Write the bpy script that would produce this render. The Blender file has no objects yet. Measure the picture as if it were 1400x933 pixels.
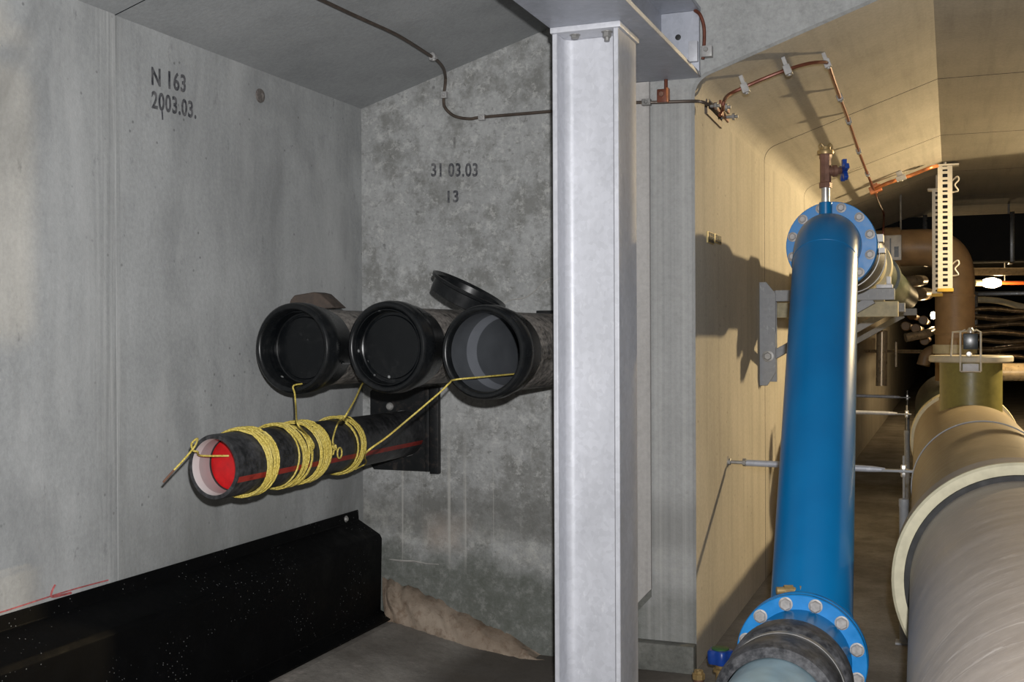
import bpy, bmesh, math, random
from mathutils import Vector as V, Matrix
random.seed(7)
C = bpy.context.scene.collection
R = math.radians
PI = math.pi

# ------------------------------------------------------------------ camera model (1400 x 933)
F, EYE = 1550.0, V((0, 0, 1.5))
yaw, pitch, roll = math.atan(600 / F), -math.atan(7.5 / F), R(.25)
fwd = V((-math.sin(yaw) * math.cos(pitch), math.cos(yaw) * math.cos(pitch), math.sin(pitch)))
rt = V((math.cos(yaw), math.sin(yaw), 0)); up = rt.cross(fwd)
rt, up = rt * math.cos(roll) - up * math.sin(roll), up * math.cos(roll) + rt * math.sin(roll)
def ray(x, y): return fwd + rt * ((x - 700) / F) - up * ((y - 466.5) / F)
def onX(x, y, X): d = ray(x, y); return EYE + d * (X / d.x)
def onY(x, y, Y): d = ray(x, y); return EYE + d * (Y / d.y)
def at(x, y, D): return EYE + ray(x, y) * D
cd = bpy.data.cameras.new('camera'); cam = bpy.data.objects.new('camera', cd); C.objects.link(cam)
cam.matrix_world = Matrix(((rt.x, up.x, -fwd.x, 0), (rt.y, up.y, -fwd.y, 0), (rt.z, up.z, -fwd.z, EYE.z), (0, 0, 0, 1)))
cd.sensor_width = 36; cd.lens = 36 * F / 1400; cd.clip_start = .02; cd.clip_end = 200
bpy.context.scene.camera = cam

# ------------------------------------------------------------------ materials
class NT:
    def __init__(s, name):
        s.m = bpy.data.materials.new(name); s.m.use_nodes = True
        s.t = s.m.node_tree; s.b = s.t.nodes['Principled BSDF']
        s.co = s.n('ShaderNodeTexCoord').outputs['Object']
    def n(s, k): return s.t.nodes.new(k)
    def l(s, a, b): s.t.links.new(a, b)
    def put(s, sock, v):
        if hasattr(v, 'is_linked') or isinstance(v, bpy.types.NodeSocket): s.l(v, sock)
        elif isinstance(v, (tuple, list)) and len(v) == 3 and sock.type == 'RGBA': sock.default_value = (*v, 1)
        else: sock.default_value = v
    def vec(s, scale, co=None):
        a = s.n('ShaderNodeMapping'); s.l(co or s.co, a.inputs['Vector']); a.inputs['Scale'].default_value = scale; return a.outputs[0]
    def noise(s, sc, det=4, rough=.55, co=None, dist=0):
        a = s.n('ShaderNodeTexNoise'); s.l(co or s.co, a.inputs['Vector'])
        a.inputs['Scale'].default_value = sc; a.inputs['Detail'].default_value = det; a.inputs['Roughness'].default_value = rough; a.inputs['Distortion'].default_value = dist
        return a.outputs['Fac']
    def voro(s, sc, co=None):
        a = s.n('ShaderNodeTexVoronoi'); s.l(co or s.co, a.inputs['Vector']); a.inputs['Scale'].default_value = sc; return a.outputs['Distance']
    def ramp(s, f, *st):
        a = s.n('ShaderNodeValToRGB'); s.l(f, a.inputs[0]); e = a.color_ramp.elements
        while len(e) < len(st): e.new(.5)
        for i, (p, c) in enumerate(st):
            e[i].position = p; e[i].color = (*(c if isinstance(c, (tuple, list)) else (c,) * 3), 1)
        return a.outputs[0]
    def mr(s, v, a, b, c=0, d=1):
        k = s.n('ShaderNodeMapRange'); s.put(k.inputs[0], v)
        for i, x in enumerate((a, b, c, d)): k.inputs[i + 1].default_value = x
        return k.outputs[0]
    def mix(s, f, a, b, mode='MIX'):
        k = s.n('ShaderNodeMix'); k.data_type = 'RGBA'; k.blend_type = mode
        s.put(k.inputs[0], f); s.put(k.inputs[6], a); s.put(k.inputs[7], b); return k.outputs[2]
    def mul(s, a, b, op='MULTIPLY'):
        k = s.n('ShaderNodeMath'); k.operation = op; s.put(k.inputs[0], a); s.put(k.inputs[1], b); k.use_clamp = True; return k.outputs[0]
    def xyz(s):
        k = s.n('ShaderNodeSeparateXYZ'); s.l(s.co, k.inputs[0]); return k.outputs
    def bump(s, h, st, d=.01):
        k = s.n('ShaderNodeBump'); s.l(h, k.inputs['Height']); k.inputs['Strength'].default_value = st; k.inputs['Distance'].default_value = d
        s.l(k.outputs[0], s.b.inputs['Normal'])
    def done(s, col, rough=.6, metal=0, spec=.5):
        s.put(s.b.inputs['Base Color'], col); s.put(s.b.inputs['Roughness'], rough); s.put(s.b.inputs['Metallic'], metal)
        s.b.inputs['Specular IOR Level'].default_value = spec; return s.m

def simple(name, col, rough=.5, metal=0, var=.15, sc=25, spec=.5, bump=0):
    t = NT(name); k = t.noise(sc, 5)
    c = t.mix(t.mr(k, .3, .7), tuple(x * (1 - var) for x in col), tuple(min(1, x * (1 + var)) for x in col))
    if bump: t.bump(k, bump, .004)
    return t.done(c, t.mr(k, .3, .7, rough * .85, min(1, rough * 1.15)), metal, spec)

def concrete(name, dark, light, sc=3, streak=(9, 9, .5), sw=.5, pore=14, speck=.0, extra=None, bumpk=.25):
    t = NT(name)
    a = t.noise(sc, 8, .62)
    c = t.mix(t.mr(a, .32, .68), dark, light)
    if sw:
        st = t.noise(1.6, 5, .6, t.vec(streak))
        c = t.mix(sw, c, t.ramp(st, (.3, .62), (.5, 1.0), (.72, 1.12)), 'MULTIPLY')
    f = t.noise(60, 4, .7)
    c = t.mix(.45, c, t.ramp(f, (.3, .75), (.7, 1.18)), 'MULTIPLY')
    if speck:
        s2 = t.noise(26, 6, .75)
        c = t.mix(speck, c, t.ramp(s2, (.36, .5), (.48, .95), (.6, 1.25)), 'MULTIPLY')
    if pore:
        v = t.voro(pore); big = t.noise(2.3, 2)
        hole = t.mul(t.mr(v, .05, .11, 1, 0), t.mr(big, .46, .56))
        c = t.mix(t.mul(hole, .55), c, (.07, .07, .07))
    if extra: c = extra(t, c)
    t.bump(f, bumpk, .006)
    return t.done(c, .82, 0, .3)

def x_left(t, c):                                  # cloudy weathering, smears and streaks along the cast joint
    o = t.xyz(); y, z = o[1], o[2]
    p = t.noise(1.3, 7, .62, t.vec((1, 1.5, .62)), 1.1)
    c = t.mix(t.mul(t.mr(p, .47, .70), .5), c, (.15, .155, .157))
    p2 = t.noise(2.0, 6, .6, t.vec((1, 1.6, .5)), .8)
    c = t.mix(t.mul(t.mr(p2, .54, .72), .5), c, (.50, .505, .50))
    q = t.noise(9, 5, .7, t.vec((1, 1.5, .7)))
    c = t.mix(t.mul(t.mr(q, .64, .72), .4), c, (.10, .10, .105))
    f = t.noise(1.0, 5, .65, t.vec((1, 60, 1.3)))
    band = t.mul(t.mr(y, J - .17, J - .03), t.mr(y, J + .07, J + .01))
    c = t.mix(t.mul(t.mul(band, .5), t.mr(p2, .3, .6)), c, t.ramp(f, (.36, (.17, .175, .17)), (.5, (.29, .295, .29)), (.62, (.46, .46, .45))))
    low_dark = t.mul(t.mul(t.mr(y, J, J + .02), t.mr(z, 1.15, .6)), t.mr(p2, .35, .6))  # darker towards the foot, beyond the joint only
    return t.mix(t.mul(low_dark, .6), c, (.14, .145, .135))
def x_back(t, c):
    o = t.xyz(); x, z = o[0], o[2]
    n = t.noise(2.2, 6, .6)
    left = t.mr(x, -1.42, -1.5)
    blot = t.noise(5.5, 8, .74)
    c = t.mix(t.mul(t.mul(t.mr(blot, .47, .60), .62), left), c, (.135, .135, .122))
    fl = t.noise(15, 8, .78)
    c = t.mix(t.mul(t.mul(t.mr(fl, .53, .60), .55), left), c, (.50, .50, .485))
    fd = t.noise(24, 6, .75, t.vec((1, 1, 1.3)))
    c = t.mix(t.mul(t.mul(t.mr(fd, .57, .64), .5), left), c, (.10, .10, .09))
    # damp greenish lower band with an irregular upper edge
    zz = t.mul(z, t.mr(n, .3, .7, -.10, .10), 'ADD')
    edge = t.mr(x, -2.6, -1.7, 0, .16)
    zz = t.mul(zz, edge, 'ADD')
    c = t.mix(t.mul(t.mr(zz, .56, .44), t.mr(fl, .3, .62, .92, .62)), c, (.085, .094, .078))
    c = t.mix(t.mul(t.mul(t.mr(z, .80, .68), t.mr(z, .50, .58)), .55), c, (.115, .115, .105))
    c = t.mix(t.mul(t.mul(t.mr(zz, .72, .60), t.mr(zz, .50, .58)), t.mr(fl, .42, .6, 0, .55)), c, (.36, .36, .33))
    pk = t.mul(t.mul(t.mr(x, -2.42, -2.34), t.mr(x, -2.12, -2.2)), t.mul(t.mr(z, .43, .5), t.mr(z, .66, .56)))
    c = t.mix(t.mul(t.mul(pk, t.mr(n, .35, .55)), .55), c, (.34, .28, .235))
    # lime runs
    d = t.noise(1.0, 3, .6, t.vec((24, 1, .18)))
    m = t.mul(t.mul(t.mr(x, -2.6, -2.52), t.mr(x, -1.6, -1.7)), t.mul(t.mr(z, .34, .50), t.mr(z, 1.15, .8)))
    c = t.mix(t.mul(t.mul(t.mr(d, .575, .64), m), .55), c, (.46, .45, .42))
    # vertical run marks on the strip beside the opening
    sk = t.noise(1.0, 4, .6, t.vec((30, 1, .12)))
    m2 = t.mul(t.mr(x, -1.34, -1.28), t.mr(z, 2.62, 2.55))
    return t.mix(t.mul(m2, .45), c, t.mix(t.mr(sk, .4, .62), (.27, .27, .265), (.43, .425, .41)))
def x_floor(t, c):
    o = t.xyz()
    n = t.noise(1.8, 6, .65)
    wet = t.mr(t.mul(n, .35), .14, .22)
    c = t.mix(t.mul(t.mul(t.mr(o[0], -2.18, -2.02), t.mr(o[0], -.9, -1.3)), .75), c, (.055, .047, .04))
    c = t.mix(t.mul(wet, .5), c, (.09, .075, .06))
    w = t.noise(5, 5, .7)
    return t.mix(t.mul(t.mr(w, .6, .7), t.mr(o[0], -2.1, -2.3)), c, (.36, .32, .29))

M = {}
J = 3.212
M['left'] = concrete('concrete_left', (.335, .345, .346), (.41, .42, .42), 2.6, (6, 6, .5), .22, 16, 0, x_left)
M['ceil'] = concrete('concrete_ceiling', (.30, .312, .318), (.36, .37, .375), 1.6, (3, 3, 3), .3, 0, 0)
M['back'] = concrete('concrete_back', (.30, .306, .302), (.39, .396, .392), 2.6, (5, 5, .8), .25, 10, .25, x_back, .45)
M['tun'] = concrete('concrete_tunnel', (.37, .345, .30), (.47, .44, .385), 1.3, (12, .6, 12), .35, 0, 0, None, .12)  # warm tint puts part of the lamp's colour into the grey concrete
M['tunwall'] = concrete('concrete_tunnel_wall', (.37, .345, .30), (.47, .44, .385), 1.3, (6, 6, .4), .4, 12, 0, None, .12)  # same lamp warmth mixed into the wall colour
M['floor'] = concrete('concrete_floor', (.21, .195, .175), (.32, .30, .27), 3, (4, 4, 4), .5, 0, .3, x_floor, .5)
M['plain'] = concrete('pale_panel_render', (.40, .385, .37), (.47, .455, .44), 2, (14, 14, .25), .3, 0, 0)
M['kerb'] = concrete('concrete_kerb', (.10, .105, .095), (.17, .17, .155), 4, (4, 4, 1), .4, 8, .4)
def galv(name, lo, hi, rough=.5, metal=.15):
    t = NT(name)
    v = t.n('ShaderNodeTexVoronoi'); t.l(t.co, v.inputs['Vector']); v.inputs['Scale'].default_value = 55
    sp = t.n('ShaderNodeSeparateColor'); t.l(v.outputs['Color'], sp.inputs[0])
    a = t.noise(5, 6, .65, t.vec((1, 1, .35)))
    c = t.mix(t.mr(a, .3, .7), lo, hi)
    c = t.mix(.22, c, t.ramp(sp.outputs[0], (0, .72), (1, 1.2)), 'MULTIPLY')
    w = t.noise(30, 5, .7, t.vec((1, 1, .4)))
    c = t.mix(t.mul(t.mr(w, .6, .72), .3), c, (.86, .87, .9))
    t.bump(w, .12, .003)
    return t.done(c, t.mr(a, .3, .7, rough * .8, rough * 1.2), metal, .5)
M['galv'] = galv('galvanised_steel', (.46, .47, .505), (.62, .63, .675))
M['galvd'] = galv('galvanised_beam', (.33, .35, .40), (.47, .49, .55))
M['bracket'] = galv('galvanised_bracket', (.20, .21, .225), (.32, .33, .35), .55)
M['steel'] = simple('bright_steel', (.55, .54, .52), .35, .7)
M['zinc'] = simple('dull_zinc', (.28, .275, .265), .45, .45, .25)
M['bolt'] = simple('bolt_zinc', (.30, .285, .275), .5, .2, .25, 60)
def blackplastic(name, base, dust, rough, k=.5, spots=0, spec=.4, thr=(.26, .42)):
    t = NT(name)
    a = t.noise(6, 7, .7); b = t.noise(45, 4, .7)
    c = t.mix(t.mul(t.mr(t.mul(a, b), *thr), k), base, dust)
    if spots:
        v = t.voro(spots); g = t.noise(4, 2)
        c = t.mix(t.mul(t.mr(v, .04, .13, 1, 0), t.mr(g, .50, .56)), c, (.33, .34, .34))
    t.bump(b, .06, .003)
    return t.done(c, t.mr(a, .3, .7, rough * .7, rough * 1.3), 0, spec)
M['pe'] = blackplastic('black_polyethylene', (.007, .008, .009), (.05, .05, .05), .30, .2)
M['pebody'] = blackplastic('dusty_black_pipe', (.014, .014, .014), (.23, .21, .19), .55, 1.0, 0, .4, (.15, .36))
M['cap'] = blackplastic('black_cap', (.004, .005, .006), (.03, .03, .03), .22, .3, 16)
M['duct'] = blackplastic('duct_black', (.012, .013, .014), (.085, .085, .09), .45, .8, 0, .4, (.16, .42))
M['cover'] = blackplastic('black_sheet', (.0012, .0014, .0018), (.006, .006, .006), .62, .3, 60, .12)
M['plate'] = blackplastic('black_wall_plate', (.008, .009, .010), (.10, .075, .06), .45, .35)
M['rubber'] = blackplastic('black_rubber', (.018, .019, .022), (.13, .13, .137), .5, 1.0, 0, .4, (.17, .42))
M['dark'] = simple('dark_line', (.02, .02, .02), .7)
M['inner'] = simple('grey_lining', (.070, .076, .085), .55, 0, .12, 8)
M['innerp'] = simple('pale_grey_step', (.15, .16, .18), .5, 0, .1, 8)
M['white'] = simple('white_lining', (.60, .575, .57), .5, 0, .08, 10)
M['pink'] = simple('greyed_lining', (.36, .325, .325), .55, 0, .08, 10)
M['red'] = simple('red_plug', (.50, .006, .008), .4, 0, .2, 30)
M['stripe'] = simple('red_stripe', (.24, .022, .015), .5, 0, .3, 20)
def rope_mat():
    t = NT('yellow_rope'); b = t.noise(160, 3, .6); a = t.noise(14, 3)
    c = t.mix(t.mr(b, .35, .65), (.36, .27, .04), (.74, .60, .16)); c = t.mix(t.mul(t.mr(a, .5, .7), .3), c, (.75, .66, .3))
    t.bump(b, .4, .002); return t.done(c, .7, 0, .2)
M['rope'] = rope_mat()
M['ropend'] = simple('rope_end', (.16, .08, .05), .8)
def blue_mat():
    t = NT('blue_paint'); a = t.noise(60, 4, .6); b = t.noise(3, 4)
    c = t.mix(t.mr(b, .3, .7), (.0, .115, .30), (.0, .14, .35))
    t.bump(a, .05, .003); return t.done(c, .3, 0, .5)
M['blue'] = blue_mat()
M['blueflange'] = simple('blue_flange', (.0, .17, .46), .42, 0, .10, 30)
M['wheelblue'] = simple('blue_handwheel', (.008, .045, .25), .35, 0, .2)
M['green'] = simple('green_cap', (.03, .10, .03), .5)
M['pvc'] = simple('grey_blue_pipe', (.24, .345, .40), .4, 0, .22, 9)
M['brass'] = simple('brass', (.33, .23, .10), .4, .45, .4)
M['bronze'] = simple('bronze', (.20, .105, .075), .42, .45, .3)
M['copper'] = simple('copper', (.15, .048, .028), .42, .35, .3)
M['copperb'] = simple('bright_copper', (.42, .15, .055), .4, .3, .3)
M['cond'] = simple('dull_conductor', (.085, .065, .052), .5, .3, .3)
M['clip'] = simple('clip_zinc', (.36, .355, .35), .45, .2, .2)
def grp_mat(name, lo, hi, scratch):
    t = NT(name)
    a = t.noise(3, 6, .6, t.vec((1, 5, 1)))
    c = t.mix(t.mr(a, .3, .7), lo, hi)
    s = t.noise(2.2, 6, .75, t.vec((1.7, 6, 1.7)), 2.2); p = t.noise(1.7, 4, .6)
    c = t.mix(t.mul(t.mul(t.mr(s, .53, .66), t.mr(p, .40, .62)), scratch), c, (.62, .57, .52))
    w = t.noise(40, 4, .6)
    c = t.mix(.3, c, t.ramp(w, (.3, .8), (.7, 1.15)), 'MULTIPLY')
    t.bump(s, .12, .004)
    return t.done(c, t.mr(a, .3, .7, .38, .55), 0, .4)
M['grp'] = grp_mat('grey_fibreglass', (.30, .255, .215), (.40, .35, .305), .85)
M['grpb'] = grp_mat('brown_fibreglass', (.235, .19, .13), (.30, .245, .17), .15)
M['cream'] = simple('cream_ring', (.52, .48, .34), .5, 0, .12, 20)
M['olive'] = simple('olive_neck', (.16, .145, .04), .4, 0, .15)
M['lid'] = simple('pale_lid', (.42, .39, .32), .5, 0, .1)
M['brown'] = simple('brown_pipe', (.30, .19, .095), .5, 0, .2, 8)
M['sleeve'] = simple('sleeve_grey', (.27, .25, .25), .5, 0, .12, 12)
M['greenpipe'] = simple('dark_green_pipe', (.03, .04, .025), .45, 0, .2)
M['wood'] = simple('pale_timber', (.42, .37, .24), .65, 0, .2, 30)
M['fibre'] = simple('brown_fibreboard', (.06, .045, .036), .85, 0, .4, 40)
M['ink'] = None
def ink_mat():
    t = NT('stencil_ink'); a = t.noise(38, 5, .7)
    return t.done(t.mix(t.mr(a, .38, .62), (.035, .037, .045), (.15, .15, .155)), .85, 0, .2)
M['ink'] = ink_mat()
M['inkf'] = simple('faint_ink', (.19, .19, .185), .85, 0, .3, 40)
M['inkw'] = simple('lime_crack', (.33, .32, .30), .85, 0, .2, 40)
M['redline'] = simple('red_marker', (.40, .10, .10), .8, 0, .4, 60)
def foam_mat():
    t = NT('tan_foam'); a = t.noise(3, 7, .65); b = t.noise(22, 5, .7)
    c = t.mix(t.mr(a, .32, .66), (.17, .122, .085), (.31, .255, .20)); c = t.mix(t.mul(t.mr(b, .52, .66), .55), c, (.13, .08, .05)); e_ = t.noise(5, 5, .7); c = t.mix(t.mul(t.mr(e_, .58, .68), .5), c, (.42, .37, .31))
    t.bump(b, .5, .012); return t.done(c, .8, 0, .25)
M['foam'] = foam_mat()
M['yellow'] = simple('yellow_cap', (.62, .40, .05), .5)
M['channel'] = simple('white_channel', (.72, .68, .60), .45, 0, .08)
M['sign'] = simple('brass_plate', (.42, .33, .13), .5, .1)
M['cable'] = simple('black_cable', (.02, .018, .015), .3, 0, .3)
M['gold'] = simple('tan_conduit', (.42, .32, .20), .3, .3, .2)
M['orange'] = simple('orange_rod', (.55, .10, .02), .4)
M['rust'] = simple('rusty_socket', (.14, .125, .115), .8, .1, .4, 90)
M['gauge'] = simple('dark_gauge', (.02, .03, .04), .25)
M['web'] = simple('grey_thread', (.5, .5, .5), .8)
def glow(name, col, k):
    t = NT(name); t.b.inputs['Emission Color'].default_value = (*col, 1); t.b.inputs['Emission Strength'].default_value = k
    return t.done(col, .4)
M['tube'] = glow('lit_tube', (1, .86, .6), 9)
M['glint'] = simple('dark_glossy_pipe', (.20, .14, .08), .25, .5, .4, 14, .6, .5)
M['soot'] = simple('soot_black', (.008, .008, .008), .8, 0, .3, 10, .2)

# ------------------------------------------------------------------ mesh building
class MB:
    def __init__(s): s.bm = bmesh.new(); s.mi = 0
    def face(s, vs, smooth=False):
        try:
            f = s.bm.faces.new(vs); f.material_index = s.mi; f.smooth = smooth; return f
        except ValueError: return None
    def vert(s, p): return s.bm.verts.new(V(p))
    def box(s, lo, hi, bev=0):
        p = [s.vert((x, y, z)) for x in (lo[0], hi[0]) for y in (lo[1], hi[1]) for z in (lo[2], hi[2])]
        for q in ((0, 1, 3, 2), (4, 6, 7, 5), (0, 4, 5, 1), (2, 3, 7, 6), (0, 2, 6, 4), (1, 5, 7, 3)): s.face([p[i] for i in q])
        if bev:
            es = {e for v in p for e in v.link_edges}
            r = bmesh.ops.bevel(s.bm, geom=list(es), offset=bev, segments=2, profile=.6, affect='EDGES')
            for f in r['faces']: f.material_index = s.mi
        return s
    def obox(s, c, ax, ay, az):                     # oriented box: centre and three half vectors
        c = V(c); ax, ay, az = V(ax), V(ay), V(az)
        p = [s.vert(c + ax * i + ay * j + az * k) for i in (-1, 1) for j in (-1, 1) for k in (-1, 1)]
        for q in ((0, 1, 3, 2), (4, 6, 7, 5), (0, 4, 5, 1), (2, 3, 7, 6), (0, 2, 6, 4), (1, 5, 7, 3)): s.face([p[i] for i in q])
        return s
    def prism(s, pts, ext):                         # polygon of 3-D points extruded by ext
        e = V(ext); a = [s.vert(p) for p in pts]; b = [s.vert(V(p) + e) for p in pts]
        s.face(a[::-1]); s.face(b)
        for i in range(len(a)): j = (i + 1) % len(a); s.face([a[i], a[j], b[j], b[i]])
        return s
    def lathe(s, o, d, prof, seg=48, mats=None, uvec=None, stripe=None):
        """prof: list of (distance along d, radius); mats: a material index per profile span"""
        o, d = V(o), V(d).normalized()
        u = V(uvec) if uvec else (V((0, 0, 1)) if abs(d.z) < .9 else V((1, 0, 0)))
        u = (u - d * u.dot(d)).normalized(); w = d.cross(u)
        rings = []
        for t, r in prof:
            if r < 1e-6: rings.append([s.vert(o + d * t)])
            else: rings.append([s.vert(o + d * t + (u * math.cos(2 * PI * k / seg) + w * math.sin(2 * PI * k / seg)) * r) for k in range(seg)])
        for i in range(len(rings) - 1):
            a, b = rings[i], rings[i + 1]
            s.mi = mats[i] if mats else 0
            for k in range(seg):
                j = (k + 1) % seg
                if stripe and i in stripe[1]: s.mi = stripe[2] if k in stripe[0] else (mats[i] if mats else 0)
                if len(a) == 1 and len(b) == 1: break
                if len(a) == 1: s.face([a[0], b[j], b[k]], True)
                elif len(b) == 1: s.face([a[k], a[j], b[0]], True)
                else: s.face([a[k], a[j], b[j], b[k]], True)
        s.mi = 0
        return s
    def cyl(s, a, b, r, seg=16, r2=None):
        a, b = V(a), V(b); L = (b - a).length
        return s.lathe(a, b - a, [(0, 0), (0, r), (L, r if r2 is None else r2), (L, 0)], seg)
    def tube(s, path, r, seg=8, caps=True):
        P = [V(p) for p in path]; n = len(P); rr = r if isinstance(r, (list, tuple)) else [r] * n
        T = [((P[min(i + 1, n - 1)] - P[max(i - 1, 0)])).normalized() for i in range(n)]
        u = T[0].orthogonal().normalized(); rings = []
        for i in range(n):
            if i: u = T[i - 1].rotation_difference(T[i]) @ u
            u = (u - T[i] * u.dot(T[i])).normalized(); w = T[i].cross(u)
            rings.append([s.vert(P[i] + (u * math.cos(2 * PI * k / seg) + w * math.sin(2 * PI * k / seg)) * rr[i]) for k in range(seg)])
        for a, b in zip(rings, rings[1:]):
            for k in range(seg): j = (k + 1) % seg; s.face([a[k], a[j], b[j], b[k]], True)
        if caps: s.face(rings[0][::-1]); s.face(rings[-1])
        return s
    def hexnut(s, p, d, r, h, wash=0):
        p, d = V(p), V(d).normalized()
        if wash: s.lathe(p, d, [(-.0005, 0), (-.0005, wash), (.0025, wash), (.003, wash * .93), (.003, 0)], 20); p = p + d * .003
        s.lathe(p, d, [(0, r * .95), (h * .8, r), (h, r * .82), (h, 0)], 6)
        return s
    def build(s, name, mat, parent=None, sharp=35, bevel=0):
        bmesh.ops.recalc_face_normals(s.bm, faces=s.bm.faces[:])
        me = bpy.data.meshes.new(name)
        if parent is not None:
            base = V((0, 0, 0)); q = parent
            while q is not None: base += q.location; q = q.parent
            bmesh.ops.translate(s.bm, verts=s.bm.verts[:], vec=-base)
        s.bm.to_mesh(me); s.bm.free()
        for m in (mat if isinstance(mat, (list, tuple)) else [mat]): me.materials.append(m)
        me.set_sharp_from_angle(angle=R(sharp))
        o = bpy.data.objects.new(name, me); C.objects.link(o)
        if parent is not None: o.parent = parent
        if bevel:
            b = o.modifiers.new('bevel', 'BEVEL'); b.width = bevel; b.segments = 2; b.limit_method = 'ANGLE'
        return o

def tag(o, label, cat, group=None):
    o['label'] = label; o['category'] = cat
    if group: o['group'] = group
    return o
def thing(name, label, cat, loc, group=None):
    o = bpy.data.objects.new(name, None); C.objects.link(o); o.location = loc; o.empty_display_size = .1
    return tag(o, label, cat, group)
def struct(mb, name, mat, parent=None, sharp=35):
    o = mb.build(name, mat, parent, sharp)
    if parent is None: o['kind'] = 'structure'
    return o
def copy_tree(root, delta, label):
    r = root.copy(); C.objects.link(r); r.location = root.location + V(delta); r['label'] = label
    for ch in list(root.children):
        c = ch.copy(); C.objects.link(c); c.parent = r
        for g in list(ch.children):
            k = g.copy(); C.objects.link(k); k.parent = c
    return r
def bez(pts, n=8):                                  # Catmull-Rom through the points
    P = [V(p) for p in pts]; P = [P[0] * 2 - P[1]] + P + [P[-1] * 2 - P[-2]]; out = []
    for i in range(1, len(P) - 2):
        a, b, c, d = P[i - 1:i + 3]
        for k in range(n):
            t = k / n
            out.append(.5 * ((2 * b) + (c - a) * t + (2 * a - 5 * b + 4 * c - d) * t * t + (3 * b - a - 3 * c + d) * t ** 3))
    return out + [P[-2]]
def fillet(pts, r, n=8):                            # polyline with rounded corners
    P = [V(p) for p in pts]; out = [P[0]]
    for a, b, c in zip(P, P[1:], P[2:]):
        u, w = (a - b).normalized(), (c - b).normalized(); ang = u.angle(w)
        t = min(r / math.tan(ang / 2), (a - b).length * .49, (c - b).length * .49)
        p, q = b + u * t, b + w * t
        for k in range(n + 1):
            f = k / n; out.append(p.lerp(b, f).lerp(b.lerp(q, f), f))
    return out + [P[-1]]

# ------------------------------------------------------------------ setting
XL, YB, XT, EAVE, J = -2.735, 5.0, -1.063, 2.632, 3.212
SL, ST, FLAT, XR = .303, .35, 2.98, 3.4
XC = XT + (FLAT - EAVE) / ST                        # crease of the tunnel ceiling
def zl(x): return EAVE + SL * (x - XL)
# floor with a raised screed beside the black cover
prof = [(XL, .128), (-2.50, .122), (-2.12, .035), (-1.86, .0), (XR + .4, 0)]
b = MB(); ys = [-2.5, YB]
for (x0, z0), (x1, z1) in zip(prof, prof[1:]): b.face([b.vert((x0, -2.5, z0)), b.vert((x1, -2.5, z1)), b.vert((x1, YB, z1)), b.vert((x0, YB, z0))])
b.face([b.vert((XT, YB, 0)), b.vert((XR + .4, YB, 0)), b.vert((XR + .4, 42, 0)), b.vert((XT, 42, 0))])
struct(b, 'floor', M['floor'])
# left wall: two cast segments with a groove between
b = MB()
def quadX(b, x, y0, y1, z0, z1): b.face([b.vert((x, y0, z0)), b.vert((x, y1, z0)), b.vert((x, y1, z1)), b.vert((x, y0, z1))])
quadX(b, XL + .012, -2.5, J - .012, 0, zl(XL)); quadX(b, XL, J + .004, YB, 0, zl(XL))
b.face([b.vert((XL + .012, J - .012, 0)), b.vert((XL - .012, J - .004, 0)), b.vert((XL - .012, J - .004, zl(XL))), b.vert((XL + .012, J - .012, zl(XL)))])
b.face([b.vert((XL - .012, J - .004, 0)), b.vert((XL, J + .004, 0)), b.vert((XL, J + .004, zl(XL))), b.vert((XL - .012, J - .004, zl(XL)))])
wall_left = struct(b, 'wall_left', M['left'])
# chamber ceiling: slope from the left wall, then level
b = MB(); XK = -.6
def strip(b, y0, y1, dz=0):
    for (x0, z0), (x1, z1) in (((XL - .02, zl(XL - .02)), (XK, zl(XK))), ((XK, zl(XK)), (XR + .4, zl(XK)))):
        b.face([b.vert((x0, y0, z0 + dz)), b.vert((x1, y0, z1 + dz)), b.vert((x1, y1, z1 + dz)), b.vert((x0, y1, z0 + dz))])
strip(b, -2.5, J - .008, -.006); strip(b, J + .008, YB); strip(b, J - .008, J + .008, .012)
struct(b, 'ceiling', M['ceil'])
# tunnel lining profile (x, z): wall, rounded eave, slope, level crown, far side
def tprofile(off):
    p0, p1, p2 = V((XT - off, 0, 0)), V((XT - off, 0, EAVE + off * .6)), V((XC, 0, FLAT + off))
    f = fillet([p0, p1, p2], .11, 10)
    return [(v.x, v.z) for v in f]
pin, pout = tprofile(0), tprofile(.012)
nw = 2                                               # first span is the upright wall
b = MB(); JR = 1.5                                   # right jamb of the opening
ring = [(XL, 0)] + [pout[0]] + pout[1:] + [(JR, FLAT + .012), (JR, 0), (XR + .4, 0), (XR + .4, zl(XK)), (XK, zl(XK)), (XL, zl(XL))]
b.face([b.vert((x, YB, z)) for x, z in ring])
pr = pout + [(JR, FLAT + .012)]; pi_ = pin + [(JR, FLAT)]
for (a, c), (d, e) in zip(zip(pr, pr[1:]), zip(pi_, pi_[1:])):
    b.face([b.vert((a[0], YB, a[1])), b.vert((c[0], YB, c[1])), b.vert((e[0], YB + .015, e[1])), b.vert((d[0], YB + .015, d[1]))])
b.face([b.vert((JR, YB, 0)), b.vert((JR, YB, FLAT + .03)), b.vert((JR + .02, YB + .3, FLAT + .03)), b.vert((JR + .02, YB + .3, 0))])
wall_back = struct(b, 'wall_back', M['back'])
joints = [YB + .015, 7.04, 9.05, 11.1, 13.1, 15.1, 17.1, 19.1, 22, 26, 30, 36, 42]
bw, bc = MB(), MB()
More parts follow.
